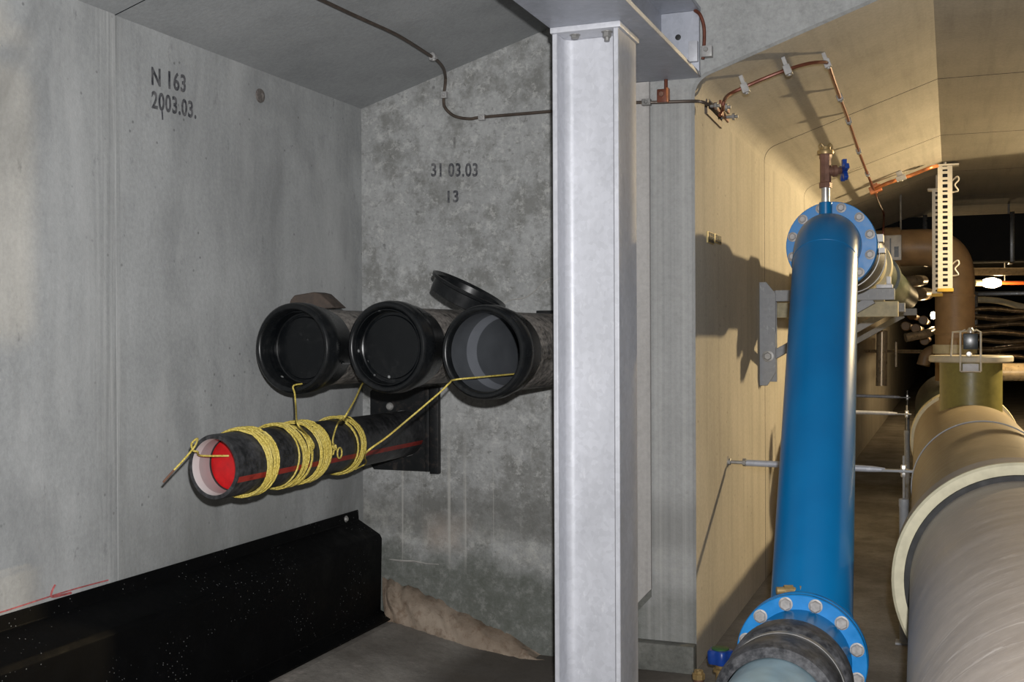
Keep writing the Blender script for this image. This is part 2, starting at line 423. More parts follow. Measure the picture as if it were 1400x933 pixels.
for i, (y0, y1) in enumerate(zip(joints, joints[1:])):
    a0, a1 = y0 + (.006 if i else 0), y1 - .006
    def span(b, p, q, ya, yb, off=0):
        b.face([b.vert((p[0] - off, ya, p[1] + off)), b.vert((q[0] - off, ya, q[1] + off)), b.vert((q[0] - off, yb, q[1] + off)), b.vert((p[0] - off, yb, p[1] + off))], True)
    full = pin + [(XR + .4, FLAT)]
    for k, (p, q) in enumerate(zip(full, full[1:])):
        tgt = bw if k == 0 else bc
        span(tgt, p, q, a0, a1); span(tgt, p, q, a1, y1 + .006, .015)
bmesh.ops.remove_doubles(bc.bm, verts=bc.bm.verts[:], dist=.0002)
wall_tunnel = struct(bw, 'wall_tunnel_left', M['tunwall']); struct(bc, 'ceiling_tunnel', M['tun'], None, 14)
b = MB(); quadX(b, XR, -2.5, 42, 0, 3.4); struct(b, 'wall_right', M['left'])
b = MB(); b.face([b.vert((XL, -2.5, 0)), b.vert((XR, -2.5, 0)), b.vert((XR, -2.5, 3.4)), b.vert((XL, -2.5, 3.4))]); struct(b, 'wall_front', M['left'])
b = MB(); b.face([b.vert((XT, 41.9, 0)), b.vert((XR, 41.9, 0)), b.vert((XR, 41.9, 3.0)), b.vert((XT, 41.9, 3.0))]); struct(b, 'wall_far', M['dark'])
# pier under the beam end and the dirty kerb along the foot of the back wall
pa, pb = onY(890, 806, 4.975), onY(863, 834, 4.975); kx = (pa.z - pb.z) / (pa.x - pb.x); xl_ = -1.52
b = MB(); b.prism([(pa.x, 4.975, 2.638), (pa.x, 4.975, pa.z), (xl_, 4.975, pa.z + kx * (xl_ - pa.x)), (xl_, 4.975, 2.638)], (0, .02, 0)); struct(b, 'trim_panel', M['plain'])
b = MB(); b.prism([(pa.x - .004, 4.9955, pa.z + .03), (pa.x - .004, 4.9955, pa.z - .04), (xl_, 4.9955, pa.z - .04 + kx * (xl_ - pa.x)), (xl_, 4.9955, pa.z + .03 + kx * (xl_ - pa.x))], (0, .047, 0)); struct(b, 'trim_shade_strip', M['kerb'])  # dark strip painted for the shade in the gap under the panel

b = MB(); b.box((-1.60, YB - .07, 0), (XT + .006, YB, .125), .012); struct(b, 'trim_kerb', M['kerb'])

# stencilled figures and pencil marks
def text(name, s, p, xd, zd, h, wscale, mat, parent, nrm):
    cu = bpy.data.curves.new(name, 'FONT'); cu.body = s; cu.size = h * 1.42; cu.extrude = .0006; cu.space_character = 1.1; cu.offset = .0022
    t = bpy.data.objects.new(name, cu); C.objects.link(t); bpy.context.view_layer.update()
    me = bpy.data.meshes.new_from_object(t.evaluated_get(bpy.context.evaluated_depsgraph_get()))
    bpy.data.objects.remove(t); bpy.data.curves.remove(cu)
    xd, zd, nrm = V(xd), V(zd), V(nrm)
    for v in me.vertices:
        q = v.co.copy(); v.co = V(p) + xd * (q.x * wscale) + zd * q.y + nrm * (q.z + .0012)
    me.materials.clear(); me.materials.append(mat)
    o = bpy.data.objects.new(name, me); C.objects.link(o); o.parent = parent; return o
def put_left(s, x0, y0, x1, y1, h, mat):             # a line of figures from one end to the other on the left wall
    a, c = onX(x0, y0, XL), onX(x1, y1, XL); L = (c - a).length; d = (c - a).normalized()
    o = text('stencilled_figures', s, a, d, (0, 0, 1), h, 1, mat, wall_left, (1, 0, 0))
    w = max((v.co - a).dot(d) for v in o.data.vertices); k = L / w
    for v in o.data.vertices: q = (v.co - a).dot(d); v.co += d * (q * k - q)
def put_back(s, x0, y0, x1, y1, h, mat):
    a, c = onY(x0, y0, YB), onY(x1, y1, YB); L = (c - a).length; d = (c - a).normalized()
    o = text('stencilled_figures', s, a, d, (0, 0, 1), h, 1, mat, wall_back, (0, -1, 0))
    w = max((v.co - a).dot(d) for v in o.data.vertices); k = L / w
    for v in o.data.vertices: q = (v.co - a).dot(d); v.co += d * (q * k - q)
put_left('N 163', 206, 115, 254, 126, .064, M['ink']); put_left('2003.03.', 207, 147, 268, 162, .062, M['ink'])
put_back('31 03.03', 589, 241, 653, 241, .062, M['ink']); put_back('13', 609, 277, 627, 276, .055, M['ink']); put_back('1', 617, 202, 623, 202, .05, M['inkf'])
b = MB(); p = onX(221, 150, XL); q = onX(222, 164, XL); b.tube([p + V((.001, 0, 0)), q + V((.001, 0, 0))], .003, 6); b.build('ink_drip', M['ink'], wall_left)
b = MB()
b.tube([V((XL + .0125, y, .659 + .003 * math.sin(y * 9))) for y in [2.3 + .05 * k for k in range(18)]], .0028, 5)
b.tube(bez([V((XL + .0125, *onX(px, py, XL + .012)[1:])) for px, py in ((75, 800), (71, 808), (70, 816), (80, 815), (97, 811))]), .004, 5)
b.build('red_marking_line', M['redline'], wall_left)
b = MB(); b.tube(bez([onY(x, y, YB) + V((0, -.001, 0)) for x, y in ((688, 415), (700, 410), (718, 407), (733, 397), (744, 385), (757, 379))]), .0028, 5); b.build('pale_crack_line', M['inkw'], wall_back)
b = MB(); b.tube([onY(x, y, YB) + V((0, -.001, 0)) for x, y in ((532, 765), (548, 767), (566, 767.5), (584, 771), (600, 772))], [.002, .006, .005, .003, .002], 5); b.build('pale_crack_line', M['inkw'], wall_back)
# rusty cast-in socket
b = MB(); p = V((XL, *onX(355, 131, XL)[1:]))
b.lathe(p, (1, 0, 0), [(0, 0), (0, .03), (.008, .028), (.010, .017), (.003, .014), (.003, 0)], 18)
b.build('anchor_socket', M['rust'], wall_left)

# ------------------------------------------------------------------ steel column and beam
t = thing('steel_column', 'tall galvanised H-section steel column standing in the middle under the beam', 'column', (-1.25, 4.11, 0))
x0, x1, y0, y1, zt = -1.378, -1.124, 3.985, 4.235, 2.619
b = MB()
tf, rf = .019, .032
xi, xj = x0 + tf, x1 - tf
outl = [(x0, y0, 0), (xi, y0, 0)] + [(xi + rf - rf * math.cos(R(15 * k)), 4.092 - rf + rf * math.sin(R(15 * k)), 0) for k in range(7)] \
    + [(xj - rf + rf * math.sin(R(15 * k)), 4.092 - rf + rf * math.cos(R(15 * k)), 0) for k in range(7)] + [(xj, y0, 0), (x1, y0, 0), (x1, y1, 0), (xj, y1, 0), (xj, 4.128, 0), (xi, 4.128, 0), (xi, y1, 0), (x0, y1, 0)]
b.prism(outl, (0, 0, zt))
for f_ in b.bm.faces: f_.smooth = True
b.build('shaft', M['galv'], t, bevel=.003)
b = MB(); b.box((x0 - .006, y0 - .008, zt), (x1 + .01, y1 + .01, zt + .022), .004); b.build('cap_plate', M['galv'], t)
b = MB()
for (px, pz) in ((x0 + .052, 0), (x1 - .05, 0)):
    pass
b = MB(); p = V((x0 + .075, 4.03, zt)); b.hexnut(p, (0, 0, -1), .016, .012, .02); b.build('cap_bolt', M['zinc'], t)
b = MB(); p = V((x1 - .055, 4.03, zt)); b.hexnut(p, (0, 0, -1), .017, .018, .021); b.cyl(p, p - V((0, 0, .034)), .010, 12); b.build('cap_bolt', M['zinc'], t)
b = MB(); b.box((x0 - .05, y0 - .05, 0), (x1 + .05, y1 + .05, .02), .003); b.build('base_plate', M['galv'], t)
BX0, BX1, BXW, BZ, BH = -1.388, -1.03, -1.209, 2.641, .312
t = thing('steel_beam', 'galvanised I-beam running overhead from the column to the back wall', 'beam', (BXW, 4.1, BZ))
b = MB(); b.box((BX0, -1.5, BZ), (BX1, YB - .002, BZ + .02)); b.build('bottom_flange', M['galvd'], t, bevel=.003)
b = MB(); b.box((BX0, -1.5, BZ + BH - .02), (BX1, YB - .002, BZ + BH)); b.build('top_flange', M['galvd'], t, bevel=.003)
b = MB(); b.box((BXW - .007, -1.5, BZ + .02), (BXW + .007, YB - .02, BZ + BH - .02)); b.build('web', M['galvd'], t)
b = MB(); b.box((BX0 + .004, YB - .03, BZ + .0205), (BX1 - .003, YB - .004, BZ + BH - .021), .002); b.build('end_plate', M['galvd'], t)
b = MB(); p = onY(927, 51, YB - .031); b.lathe(p, (0, 1, 0), [(-.001, 0), (-.001, .011), (.0, .013), (.002, .013)], 16); b.build('bolt_hole', M['dark'], t)

# ------------------------------------------------------------------ black cover along the foot of the left wall
t = thing('black_cover', 'long black sheet cover boxed along the foot of the left wall', 'cover', (-2.65, 3, .13))
pf = [(XL + .013, .648), (XL + .02, .648), (XL + .024, .60), (-2.596, .535), (-2.585, .515), (-2.593, .165), (-2.52, .138), (-2.522, .130), (XL + .02, .135)]
b = MB(); b.prism([(x, 1.2, z) for x, z in pf], (0, 3.715, 0)); b.build('sheet', M['cover'], t, bevel=.004)
b = MB(); p = onX(473, 710, XL + .022); b.lathe(p, (1, 0, 0), [(-.003, 0), (-.003, .016), (.002, .016), (.009, .009), (.010, 0)], 16); b.build('fixing_bolt', M['steel'], t)

# foam mound in the angle of floor and back wall
b = MB()
lower = [(527, 850), (545, 855), (570, 863), (600, 873), (630, 884), (665, 894), (700, 901), (752, 909)]
upper = [(523, 790), (536, 795), (560, 803), (590, 816), (620, 833), (655, 850), (695, 868), (752, 904)]
rows = []
n = 44
def lerp_px(lst, f):
    f *= len(lst) - 1; i = min(int(f), len(lst) - 2); g = f - i
    return tuple(lst[i][k] * (1 - g) + lst[i + 1][k] * g for k in (0, 1))
for i in range(n + 1):
    f = i / n; lx, ly = lerp_px(lower, f); ux, uy = lerp_px(upper, f)
    uy += (2.6 * math.sin(i * .8) + 1.8 * math.sin(i * 1.9 + 1)) * min(1, f * 5) * (1 - f * .7); ly += 1.5 * math.sin(i * 1.1 + 2)
    lo = onY(lx, ly, YB - .13 + .04 * f); hi = onY(ux, uy, YB - .004)
    row = []
    for k in range(7):
        g = k / 6; p = lo.lerp(hi, g); bulge = math.sin(PI * g) * (.040 * (1 - f) + .014) * min(1, .1 + f * 7)
        p += V((0, -bulge, bulge * .5)) * (1 + .35 * math.sin(i * .9 + k) + .3 * math.sin(i * .43 + 1)) + V((0, random.uniform(-.006, .006), random.uniform(-.006, .006) + .010 * math.sin(i * 1.3) * math.sin(PI * g)))
        row.append(p)
    row.insert(0, lo + V((0, .03, -.05))); row.append(hi + V((0, .004, 0)))
    rows.append([b.vert(p) for p in row])
for a, c in zip(rows, rows[1:]):
    for k in range(len(a) - 1): b.face([a[k], c[k], c[k + 1], a[k + 1]], True)
o = b.build('foam_mound', M['foam'], None, 80)
tag(o, 'tan lumpy sealing foam sloping along the foot of the back wall', 'foam')

# ------------------------------------------------------------------ three black socket pipes out of the back wall
ad = (rt * math.sin(R(26)) + (fwd - V((0, 0, fwd.z))).normalized() * math.cos(R(26))); ad.z = 0; ad.normalize()
def sock_pipe(px, py, D, label, depth, open_=False):
    c = at(px, py, D); L = (YB - c.y) / ad.y
    t = thing('black_pipe', label, 'pipe', c, 'black socket pipes in the back wall')
    b = MB()
    b.lathe(c, ad, [(.16, .156), (.165, .158), (L + .03, .158)], 64); b.build('barrel', M['pebody'], t)
    b = MB()
    b.lathe(c, ad, [(.30, .154), (.012, .154), (.004, .158), (.0, .164), (.0, .172), (.006, .179), (.012, .181), (.03, .181), (.035, .184), (.075, .184), (.09, .178), (.15, .172), (.20, .158), (.22, .157)], 64)
    b.build('socket', M['pe'], t)
    b = MB()
    if open_:
        b.lathe(c, ad, [(.035, .1535), (.15, .152), (.155, .150), (.21, .138), (.215, .136), (.62, .136), (.62, 0)], 64, [0, 0, 1, 1, 0, 0])
        b.build('lining', [M['inner'], M['innerp']], t, 25)
    else:
        b.lathe(c, ad, [(depth - .035, .1535), (depth - .04, .150), (depth - .04, .147), (depth - .03, .145), (depth, .143), (depth + .003, .138), (depth + .003, .128), (depth - .003, .124), (depth - .003, 0)], 64)
        o = b.build('end_cap', M['cap'], t, 25); o['label'] = 'recessed black end cap'
    return t, c
p1, c1 = sock_pipe(398, 476.5, 4.52, 'black socket pipe with deep recessed cap, leftmost of the three', .09)
p2, c2 = sock_pipe(527, 475, 4.45, 'capped black socket pipe spotted with white paint, middle of the three', .05)
p3, c3 = sock_pipe(659, 482, 4.33, 'open black socket pipe with grey inside, beside the steel column', .1, True)
b = MB(); q = c1 + ad * .05 + rt * .172; b.obox(q + rt * .012 - V((0, 0, .062)), rt * .03, ad * .012, V((0, 0, .003))); b.build('latch', M['pe'], p1)

q, q2 = onY(733, 433, YB - .03), onY(800, 424, YB - .03); b = MB(); b.box((q.x, YB - .03, q.z), (q2.x, YB - .003, q2.z), .003); b.build('seal_plate', M['plate'], p3)
# loose cap lying in the gap between the two right pipes
nrm = (rt * .42 + V((0, 0, .84)) - fwd * .13).normalized(); lc = at(632, 419, 4.83) + V((0, 0, .012))
t = thing('loose_cap', 'loose black dish-shaped pipe cap lying tilted on top of the pipes', 'pipe cap', lc)
b = MB(); b.lathe(lc, nrm, [(.0, 0), (.0, .135), (.004, .15), (.055, .153), (.06, .170), (.072, .172), (.074, .166), (.062, .150), (.012, .146), (.008, 0)], 56); b.build('dish', M['pe'], t, 30)
b = MB(); u_ = (-rt - nrm * (-rt).dot(nrm)).normalized(); b.obox(lc + nrm * .05 + (u_ * .8 - fwd * .6).normalized() * .154, nrm * .004, u_ * .012, nrm.cross(u_) * .003); b.build('rib', M['steel'], t)

# scrap of fibreboard on the left pipe
D_ = 4.84
pts = [(394, 421), (397, 410), (402, 404), (428, 399.5), (437, 401.5), (458, 421), (440, 422.5)]
b = MB(); b.prism([at(x, y, D_) for x, y in pts], ad * .09)
o = b.build('fibreboard_scrap', M['fibre'], None, bevel=.004); tag(o, 'brown scrap of fibreboard lying on top of the leftmost black pipe', 'board')

# ------------------------------------------------------------------ ducting pipe with red stripe
E, W = at(292, 639, 3.86), onY(552, 593, YB); bd = (W - E).normalized(); LB = (W - E).length; RB = .1115
side = V((bd.y, -bd.x, 0)).normalized(); upb = side.cross(bd); upb = upb if upb.z > 0 else -upb
t = thing('duct_pipe', 'long black duct pipe with red stripe projecting from a wall plate', 'pipe', E)
b = MB(); seg = 96
b.lathe(E, bd, [(.0, RB * .865), (.0, RB * .985), (.006, RB), (LB - .012, RB), (LB + .02, RB)], seg, None, side, None)
def skew(mb):                                       # the pipe end is cut off square to nothing in particular
    for v in mb.bm.verts:
        q = v.co - E; k = q.dot(bd)
        if k < .3: v.co -= bd * (.24 * q.dot(side) * min(1, (.3 - k) / .08))
skew(b); bm = b.bm
for f in bm.faces:
    cc = f.calc_center_median() - E; r_ = cc - bd * cc.dot(bd)
    ang = math.degrees(math.atan2(r_.dot(upb), r_.dot(side)))
    if -25 < ang < -14.5 and cc.dot(bd) > .01: f.material_index = 1
b.build('barrel', [M['duct'], M['stripe']], t)
b = MB(); b.lathe(E, bd, [(.0, RB * .866), (.002, RB * .86), (.035, RB * .85), (.04, RB * .84), (.12, RB * .835)], 64, [0, 0, 0, 1]); skew(b); b.build('lining', [M['white'], M['pink']], t)
b = MB(); b.lathe(E, bd, [(.108, RB * .835), (.108, RB * .815), (.115, RB * .805), (.111, RB * .5), (.109, 0)], 64, [1, 1, 0, 0]); skew(b); o = b.build('plug', [M['red'], M['dark']], t); o['label'] = 'bright red plug inside the pipe mouth'
# wall plate
t = thing('wall_plate', 'square black steel plate on the back wall round the duct pipe', 'plate', V((-2.49, YB, 1.02)))
pc = [onY(x, y, YB) for x, y in ((508, 541), (603, 530), (603, 651), (508, 640))]
def holed(lo, hi, c, r, y):                          # square sheet with a round hole
    b = MB(); n = 48; inner, outer = [], []
    for k in range(n):
        a = 2 * PI * (k + .5) / n; dx, dz = math.cos(a), math.sin(a)
        s = min((hi[0] - c.x) / dx if dx > 0 else (lo[0] - c.x) / dx, (hi[1] - c.z) / dz if dz > 0 else (lo[1] - c.z) / dz)
        outer.append((c.x + dx * s, c.z + dz * s)); inner.append((c.x + dx * r, c.z + dz * r))
    for ya in (y, y + .01):
        A = [b.vert((x, ya, z)) for x, z in outer]; B = [b.vert((x, ya, z)) for x, z in inner]
        for k in range(n): j = (k + 1) % n; b.face([A[k], A[j], B[j], B[k]])
        if ya == y: A0, B0 = A, B
        else:
            for k in range(n): j = (k + 1) % n; b.face([A0[k], A0[j], A[j], A[k]]); b.face([B0[k], B0[j], B[j], B[k]])
    return b
xa, xb, za, zb = pc[0].x, pc[1].x - .045, pc[3].z - .005, pc[1].z
Wp = W - bd * (.012 / bd.y)
b = holed((xa, za), (xb, zb), Wp, RB * 1.018, YB - .014); b.build('sheet', M['plate'], t)
b = MB(); b.box((pc[1].x - .048, YB - .035, za - .008), (pc[1].x, YB - .002, zb + .004), .006); b.box((pc[1].x - .078, YB - .024, za), (pc[1].x - .055, YB - .004, zb), .004); b.build('edge_strip', M['plate'], t)
b = MB(); p = onY(533, 556, YB - .014); b.lathe(p, (0, -1, 0), [(0, .02), (.004, .02), (.012, .014), (.014, 0)], 18); b.build('bolt', M['steel'], t)

# ------------------------------------------------------------------ yellow draw ropes
RR = .0036
def around(s, a, rad): return E + bd * s + (side * math.cos(a) + upb * math.sin(a)) * rad
def axial(px):                                       # distance along the duct where its middle shows at this column
    best = min(range(0, 400), key=lambda k: abs(colx(E + bd * (k * LB / 400)) - px)); return best * LB / 400
def colx(p): q = p - EYE; return 700 + F * q.dot(rt) / q.dot(fwd)
def coil(s0, s1, turns, seed, jit=.012, layers=1):
    rnd = random.Random(seed); out = []; n = 28
    total = int(turns * n); ph = rnd.uniform(0, 6)
    wob = [rnd.uniform(-jit, jit) for _ in range(turns + 2)]; tilt = [rnd.uniform(-jit, jit) * 1.3 for _ in range(turns + 2)]
    order = [k / max(1, turns - 1) for k in range(turns)]; rnd.shuffle(order); order.append(order[-1])
    for i in range(total + 1):
        k, f = divmod(i / n, 1); k = int(min(k, turns - 1)); g = f * f * (3 - 2 * f)
        s = s0 + (s1 - s0) * (order[k] * (1 - g) + order[k + 1] * g)
        s += wob[k] * (1 - f) + wob[k + 1] * f + tilt[k] * math.sin(2 * PI * f)
        rad = RB + RR * (1.7 + 1.6 * (k % 2)) + .0008 * math.sin(i * .7)
        out.append(around(s, 1.0 - 2 * PI * f, rad))
    return out
def rope(paths, label, tips=()):
    b = MB()
    for p in paths: b.tube(p, RR, 7)
    o = b.build('yellow_rope', M['rope'], None, 60)
    return tag(o, label, 'rope', 'yellow draw ropes on the duct pipe')
def sphere_path(c, a, r, n=24, turns=1.0): return [c + (a[0] * math.cos(2 * PI * turns * k / n) + a[1] * math.sin(2 * PI * turns * k / n)) * r for k in range(n + 1)]
# first: from the duct mouth, knotted over the rim, with a coil round the pipe
lipL = E - side * (RB * .96) + upb * .055
mouth = bez([E + bd * .10 + upb * .03, E + bd * .02 + upb * .036 - side * .06, at(270, 618, 3.83), at(264, 616, 3.82), at(262, 607, 3.84), at(270, 600, 3.86), at(266, 611, 3.815), at(252, 628, 3.80), at(238, 643, 3.79)])
A0, A1 = axial(323), axial(341)
o = rope([coil(A0, A1, 12, 3, .005)] + [mouth], 'yellow rope coiled nearest the duct mouth with its frayed end hanging outside')
b = MB(); b.tube(bez([at(238, 643, 3.79), at(229, 653, 3.785), at(223, 660, 3.78)]), [RR * 1.05] * 16 + [RR * .7], 7); k_ = b.build('rope_end', M['ropend'], o); k_['label'] = 'brown taped rope end'
# second: up to the leftmost pipe
B0, B1 = axial(371), axial(388)
s_ = (B0 + B1) / 2 + .01
kn = around(s_ + .03, .55, RB + .012)
tail = bez([c1 + ad * .04 - V((0, 0, .143)) + rt * .018, c1 - ad * .006 - V((0, 0, .150)) + rt * .012, at(403, 539, 4.495), at(404.5, 556, 4.44), at(407, 580, 4.12), kn + V((0, 0, .01)), around(s_ + .03, .05, RB + .012)])
kpath = bez([kn, around(s_ + .045, .42, RB + .016), around(s_ + .025, .25, RB + .018), around(s_ + .01, .48, RB + .015), around(s_ + .04, .65, RB + .015), around(s_ + .05, .3, RB + .016), around(s_ + .015, .1, RB + .014)])
rope([coil(B0, B1, 10, 11, .010), tail, kpath], 'yellow rope coil tied to the line from the leftmost black pipe')
# third: up to the middle pipe, with a small loop
G0, G1 = axial(400), axial(417); s2 = G1 + .03
lp = at(440, 618, 3.86)
lp = around(G1 + .045, .0, RB + .012)
tail = bez([at(500, 520, 4.66), at(495, 526, 4.55), at(491.5, 533, 4.42), at(484, 549, 4.25), at(470, 572, 4.1), around(G1 + .055, .75, RB + .05), around(G1 + .02, .42, RB + .012), around(G1 + .005, .1, RB + .012)])
loop = sphere_path(lp + bd * .015 - upb * .01, (bd, upb), .021, 24, 1.1)
kn2 = bez([around(G1 + .01, .25, RB + .012), around(G1 - .01, .15, RB + .016), around(G1 + .015, .05, RB + .018), around(G1 + .02, .2, RB + .014), around(G1, -.1, RB + .012)])
rope([coil(G0, G1, 13, 23, .006), tail, loop, kn2], 'yellow rope coil with small knotted loop, led up to the middle pipe')
# fourth: into the open pipe
H0, H1 = axial(454), axial(466)
tail = bez([around(H1 - .01, -.95, RB + .014), around(H1 + .02, -.62, RB + .022), at(500, 620, 4.02), at(530, 597, 4.12), at(560, 572, 4.26), at(600, 538, 4.30), at(614, 524.5, 4.31), at(622, 519.5, 4.36), c3 + ad * .1 - V((0, 0, .098)) - rt * .05, c3 + ad * .5 - V((0, 0, .09))])
rope([coil(H0, H1, 7, 31, .010), tail], 'yellow rope coil nearest the wall, running up into the open pipe')

# ------------------------------------------------------------------ earthing conductors
def conductor(path, r, mat, label, clips=(), cat='cable'):
    t = thing('earth_conductor', label, cat, path[0], 'earthing conductors')
    b = MB(); b.tube(path, r, 8); b.build('rod', mat, t)
    return t
def clip(t, p, d, n, size=(.02, .014, .018), mat='clip', foot=.03):
    """a small clip: along d, standing off the surface along -n"""
    d, n = V(d).normalized(), V(n).normalized(); n = (n - d * n.dot(d)).normalized(); s = d.cross(n)
    b = MB(); p = V(p)
    b.obox(p, d * size[0], s * size[1], n * size[2]); b.obox(p - n * (size[2] + foot / 2), d * size[0] * .6, s * size[1] * .6, n * foot / 2)
    b.lathe(p + n * size[2], n, [(0, .009), (.006, .008), (.007, 0)], 8)
    return b.build('clip', M[mat], t, bevel=.002)
def onL(x, y, off=0):
    d = ray(x, y); k = (EAVE - SL * XL - off - 1.5) / (d.z - SL * d.x); return EYE + d * k
def onS(x, y, off=0):
    d = ray(x, y); k = (EAVE - ST * XT - off - 1.5) / (d.z - ST * d.x); return EYE + d * k
nL, nS = V((SL, 0, -1)).normalized(), V((ST, 0, -1)).normalized()
yy = YB - .022
path = bez([V((-2.255, 2.2, 2.752)), onL(440, 0, .022), onL(500, 28, .022), onL(545, 49, .024), onL(588, 76, .024), onL(599, 84, .024), onL(606.5, 94, .026), onY(609, 106, yy), onY(608.5, 117, yy), onY(607, 130, yy), onY(608, 146, yy), onY(621, 158.5, yy), onY(642, 162.5, yy), onY(662, 160, yy), onY(757, 152, yy), V((-1.66, yy, 2.545)), V((-1.54, 4.957, 2.54)), V((-1.42, 4.955, 2.535)), onY(868, 140.5, 4.955), onY(888, 140, 4.955), onY(903, 139.8, yy - .01), onY(940, 138.6, yy), onY(958, 139, yy - .01), onY(968, 143, yy + .03)], 6)
t = conductor(path, .0075, M['cond'], 'dull brown earthing rod crossing the sloped ceiling and back wall')
clip(t, onL(592, 78, .024), (0, 1, 0), nL, (.014, .016, .012), foot=.008); clip(t, onY(607.5, 130, yy), (0, 0, 1), (0, -1, 0), (.016, .015, .012), foot=.008); clip(t, onY(659, 160.5, yy), (1, 0, 0), (0, -1, 0), (.016, .014, .012), foot=.008)
clip(t, onY(884, 140, 4.955), (1, 0, 0), (0, -1, 0), (.02, .014, .014), 'zinc', .009)
# copper clamp and dropper from the beam
p = onY(907, 131, yy - .004); t = thing('copper_clamp', 'square copper clamp hanging from the beam end onto the brown rod', 'clamp', p)
b = MB(); b.box((p.x - .026, p.y - .018, p.z - .032), (p.x + .026, p.y + .014, p.z + .028), .004); b.build('body', M['copper'], t)
b = MB(); b.hexnut(p + V((-.004, -.018, .004)), (0, -1, 0), .013, .010); b.build('screw', M['bronze'], t)
b = MB(); b.box((p.x + .019, p.y - .03, p.z - .034), (p.x + .028, p.y + .01, p.z + .03), .002); b.build('jaw', M['copperb'], t)
b = MB(); b.cyl((p.x + .012, p.y, p.z + .024), (p.x + .012, p.y, BZ - .001), .0085, 10); b.build('dropper', M['copper'], t)
# copper tail with clamp on the end plate of the beam
t = thing('earth_clamp', 'small zinc clamp holding a copper tail at the beam end plate', 'clamp', onY(962, 70, 4.95))
b = MB(); b.tube(bez([onY(950, 14, 4.96), onY(957, 20, 4.95), onY(962, 34, 4.95), onY(963, 50, 4.95), onY(962, 72, 4.95), onY(961, 81, 4.95)]), .008, 8); b.build('tail', M['copper'], t)
p = onY(966, 70, 4.945); b = MB(); b.box((p.x - .02, 4.93, p.z - .026), (p.x + .026, 4.965, p.z + .022), .003); b.build('body', M['clip'], t)
b = MB(); b.hexnut((p.x, 4.93, p.z + .004), (0, -1, 0), .011, .008); b.build('screw', M['zinc'], t)
p = onY(950, 70, 4.95); b = MB(); b.box((p.x - .028, 4.945, p.z - .045), (p.x + .012, 4.972, p.z + .045), .002); b.build('lug', M['galv'], t)
# terminal at the tunnel corner
p = onX(975, 150, XT); t = thing('earth_terminal', 'dark terminal block with copper bars and bolts at the tunnel corner', 'terminal', p)
q = V((XT + .012, p.y, p.z))
a_, e_ = onX(962, 139, XT), onX(986, 164, XT); w_ = (e_ - a_) / 2; n_ = V((0, -w_.z, w_.y)).normalized(); m_ = (a_ + e_) / 2
b = MB(); b.obox(m_ + V((.006, 0, 0)) - n_ * .015, V((.005, 0, 0)), w_ * .85, n_ * .035); b.build('backplate', M['cond'], t)
b = MB(); b.obox(m_ + V((.032, 0, 0)) + w_ * .25, V((.005, 0, 0)), w_ * .8, n_ * .014); b.build('bar', M['copper'], t, bevel=.002)
b = MB(); b.obox(m_ + V((.052, 0, 0)) + w_ * .1 + n_ * .02, V((.006, 0, 0)), w_ * .5, n_ * .012); b.build('bar', M['copper'], t, bevel=.002)
for f_, g_, dx in ((-.5, .0, .05), (.1, .018, .075), (.75, .0, .085)):
    b = MB(); c_ = m_ + w_ * f_ + n_ * g_ + V((.008, 0, 0)); b.cyl(c_, c_ + V((dx, 0, 0)), .008, 10); b.hexnut(c_ + V((dx - .028, 0, 0)), (1, 0, 0), .018, .014); b.build('bolt', M['zinc'], t)
# tunnel ceiling run
o_ = .06
path = bez([onX(984, 158, XT + .09), onX(988, 150, XT + .1), onX(989, 141, XT + .12), onS(996, 130, .075), onS(1018, 119, o_), onS(1048, 106, o_), onS(1077, 95, o_), onS(1105, 87, o_), onS(1126, 85, o_), onS(1132, 87, o_)], 6)
t = conductor(path, .0085, M['copper'], 'copper earthing rod across the tunnel ceiling to the corner clamp')
dX = V((1, 0, ST)).normalized()
clip(t, onS(1019, 121, o_ + .01), dX, nS, (.016, .022, .022), foot=.041); clip(t, onS(1077, 96, o_ + .01), dX, nS, (.016, .022, .022), foot=.041); clip(t, onS(1131, 87, o_), (0, 1, 0), nS, (.016, .016, .02), foot=.034)
path = bez([onS(1132, 87, o_), onS(1139, 108, o_), onS(1148, 133, o_), onS(1160, 165, o_), onS(1174, 207, o_), onS(1186, 238, o_), onS(1195, 260, o_), onS(1202, 277, o_), onS(1208, 292, .10), at(1208, 310, 10.8), at(1206, 335, 10.8)], 6)
t = conductor(path, .010, M['copper'], 'brown earthing rod running along the tunnel ceiling into the distance')
for px, py in ((1148.5, 134), (1160.5, 166), (1174, 207), (1186, 238)): clip(t, onS(px, py, o_), (0, 1, 0), nS, (.02, .016, .018), 'zinc', .034)
path = bez([onS(1195, 259, o_), onS(1215, 250, o_), onS(1245, 240, o_), onS(1270, 230, o_), onS(1281, 227, o_ - .01)], 6)
t = conductor(path, .016, M['copperb'], 'bright copper bar branching across the ceiling to the hanging channel')
clip(t, onS(1232, 244, o_ + .01), dX, nS, (.04, .03, .02), foot=.042); clip(t, onS(1197, 259, o_), dX, nS, (.05, .035, .03), 'copperb', .018)

# small brass plate on the tunnel wall
t = thing('wall_sign', 'small brass plate with two dark panels on the tunnel wall', 'sign', onX(975, 325, XT))
for (xa_, xb_) in ((966, 975), (975.5, 985)):
    a_, c_ = onX(xa_, 316 + (xa_ - 966) * .35, XT), onX(xb_, 335, XT)
    b = MB(); b.box((XT - .001, a_.y, c_.z), (XT + .006, c_.y, a_.z), .001); b.build('panel', M['sign'], t)
    b = MB(); w_, h_ = c_.y - a_.y, a_.z - c_.z
    for i in range(3):
        for j in range(2):
            b.box((XT + .0055, a_.y + w_ * (.12 + .42 * j), c_.z + h_ * (.08 + .3 * i)), (XT + .008, a_.y + w_ * (.50 + .42 * j), c_.z + h_ * (.34 + .3 * i)))
    b.build('marking', M['dark'], t)

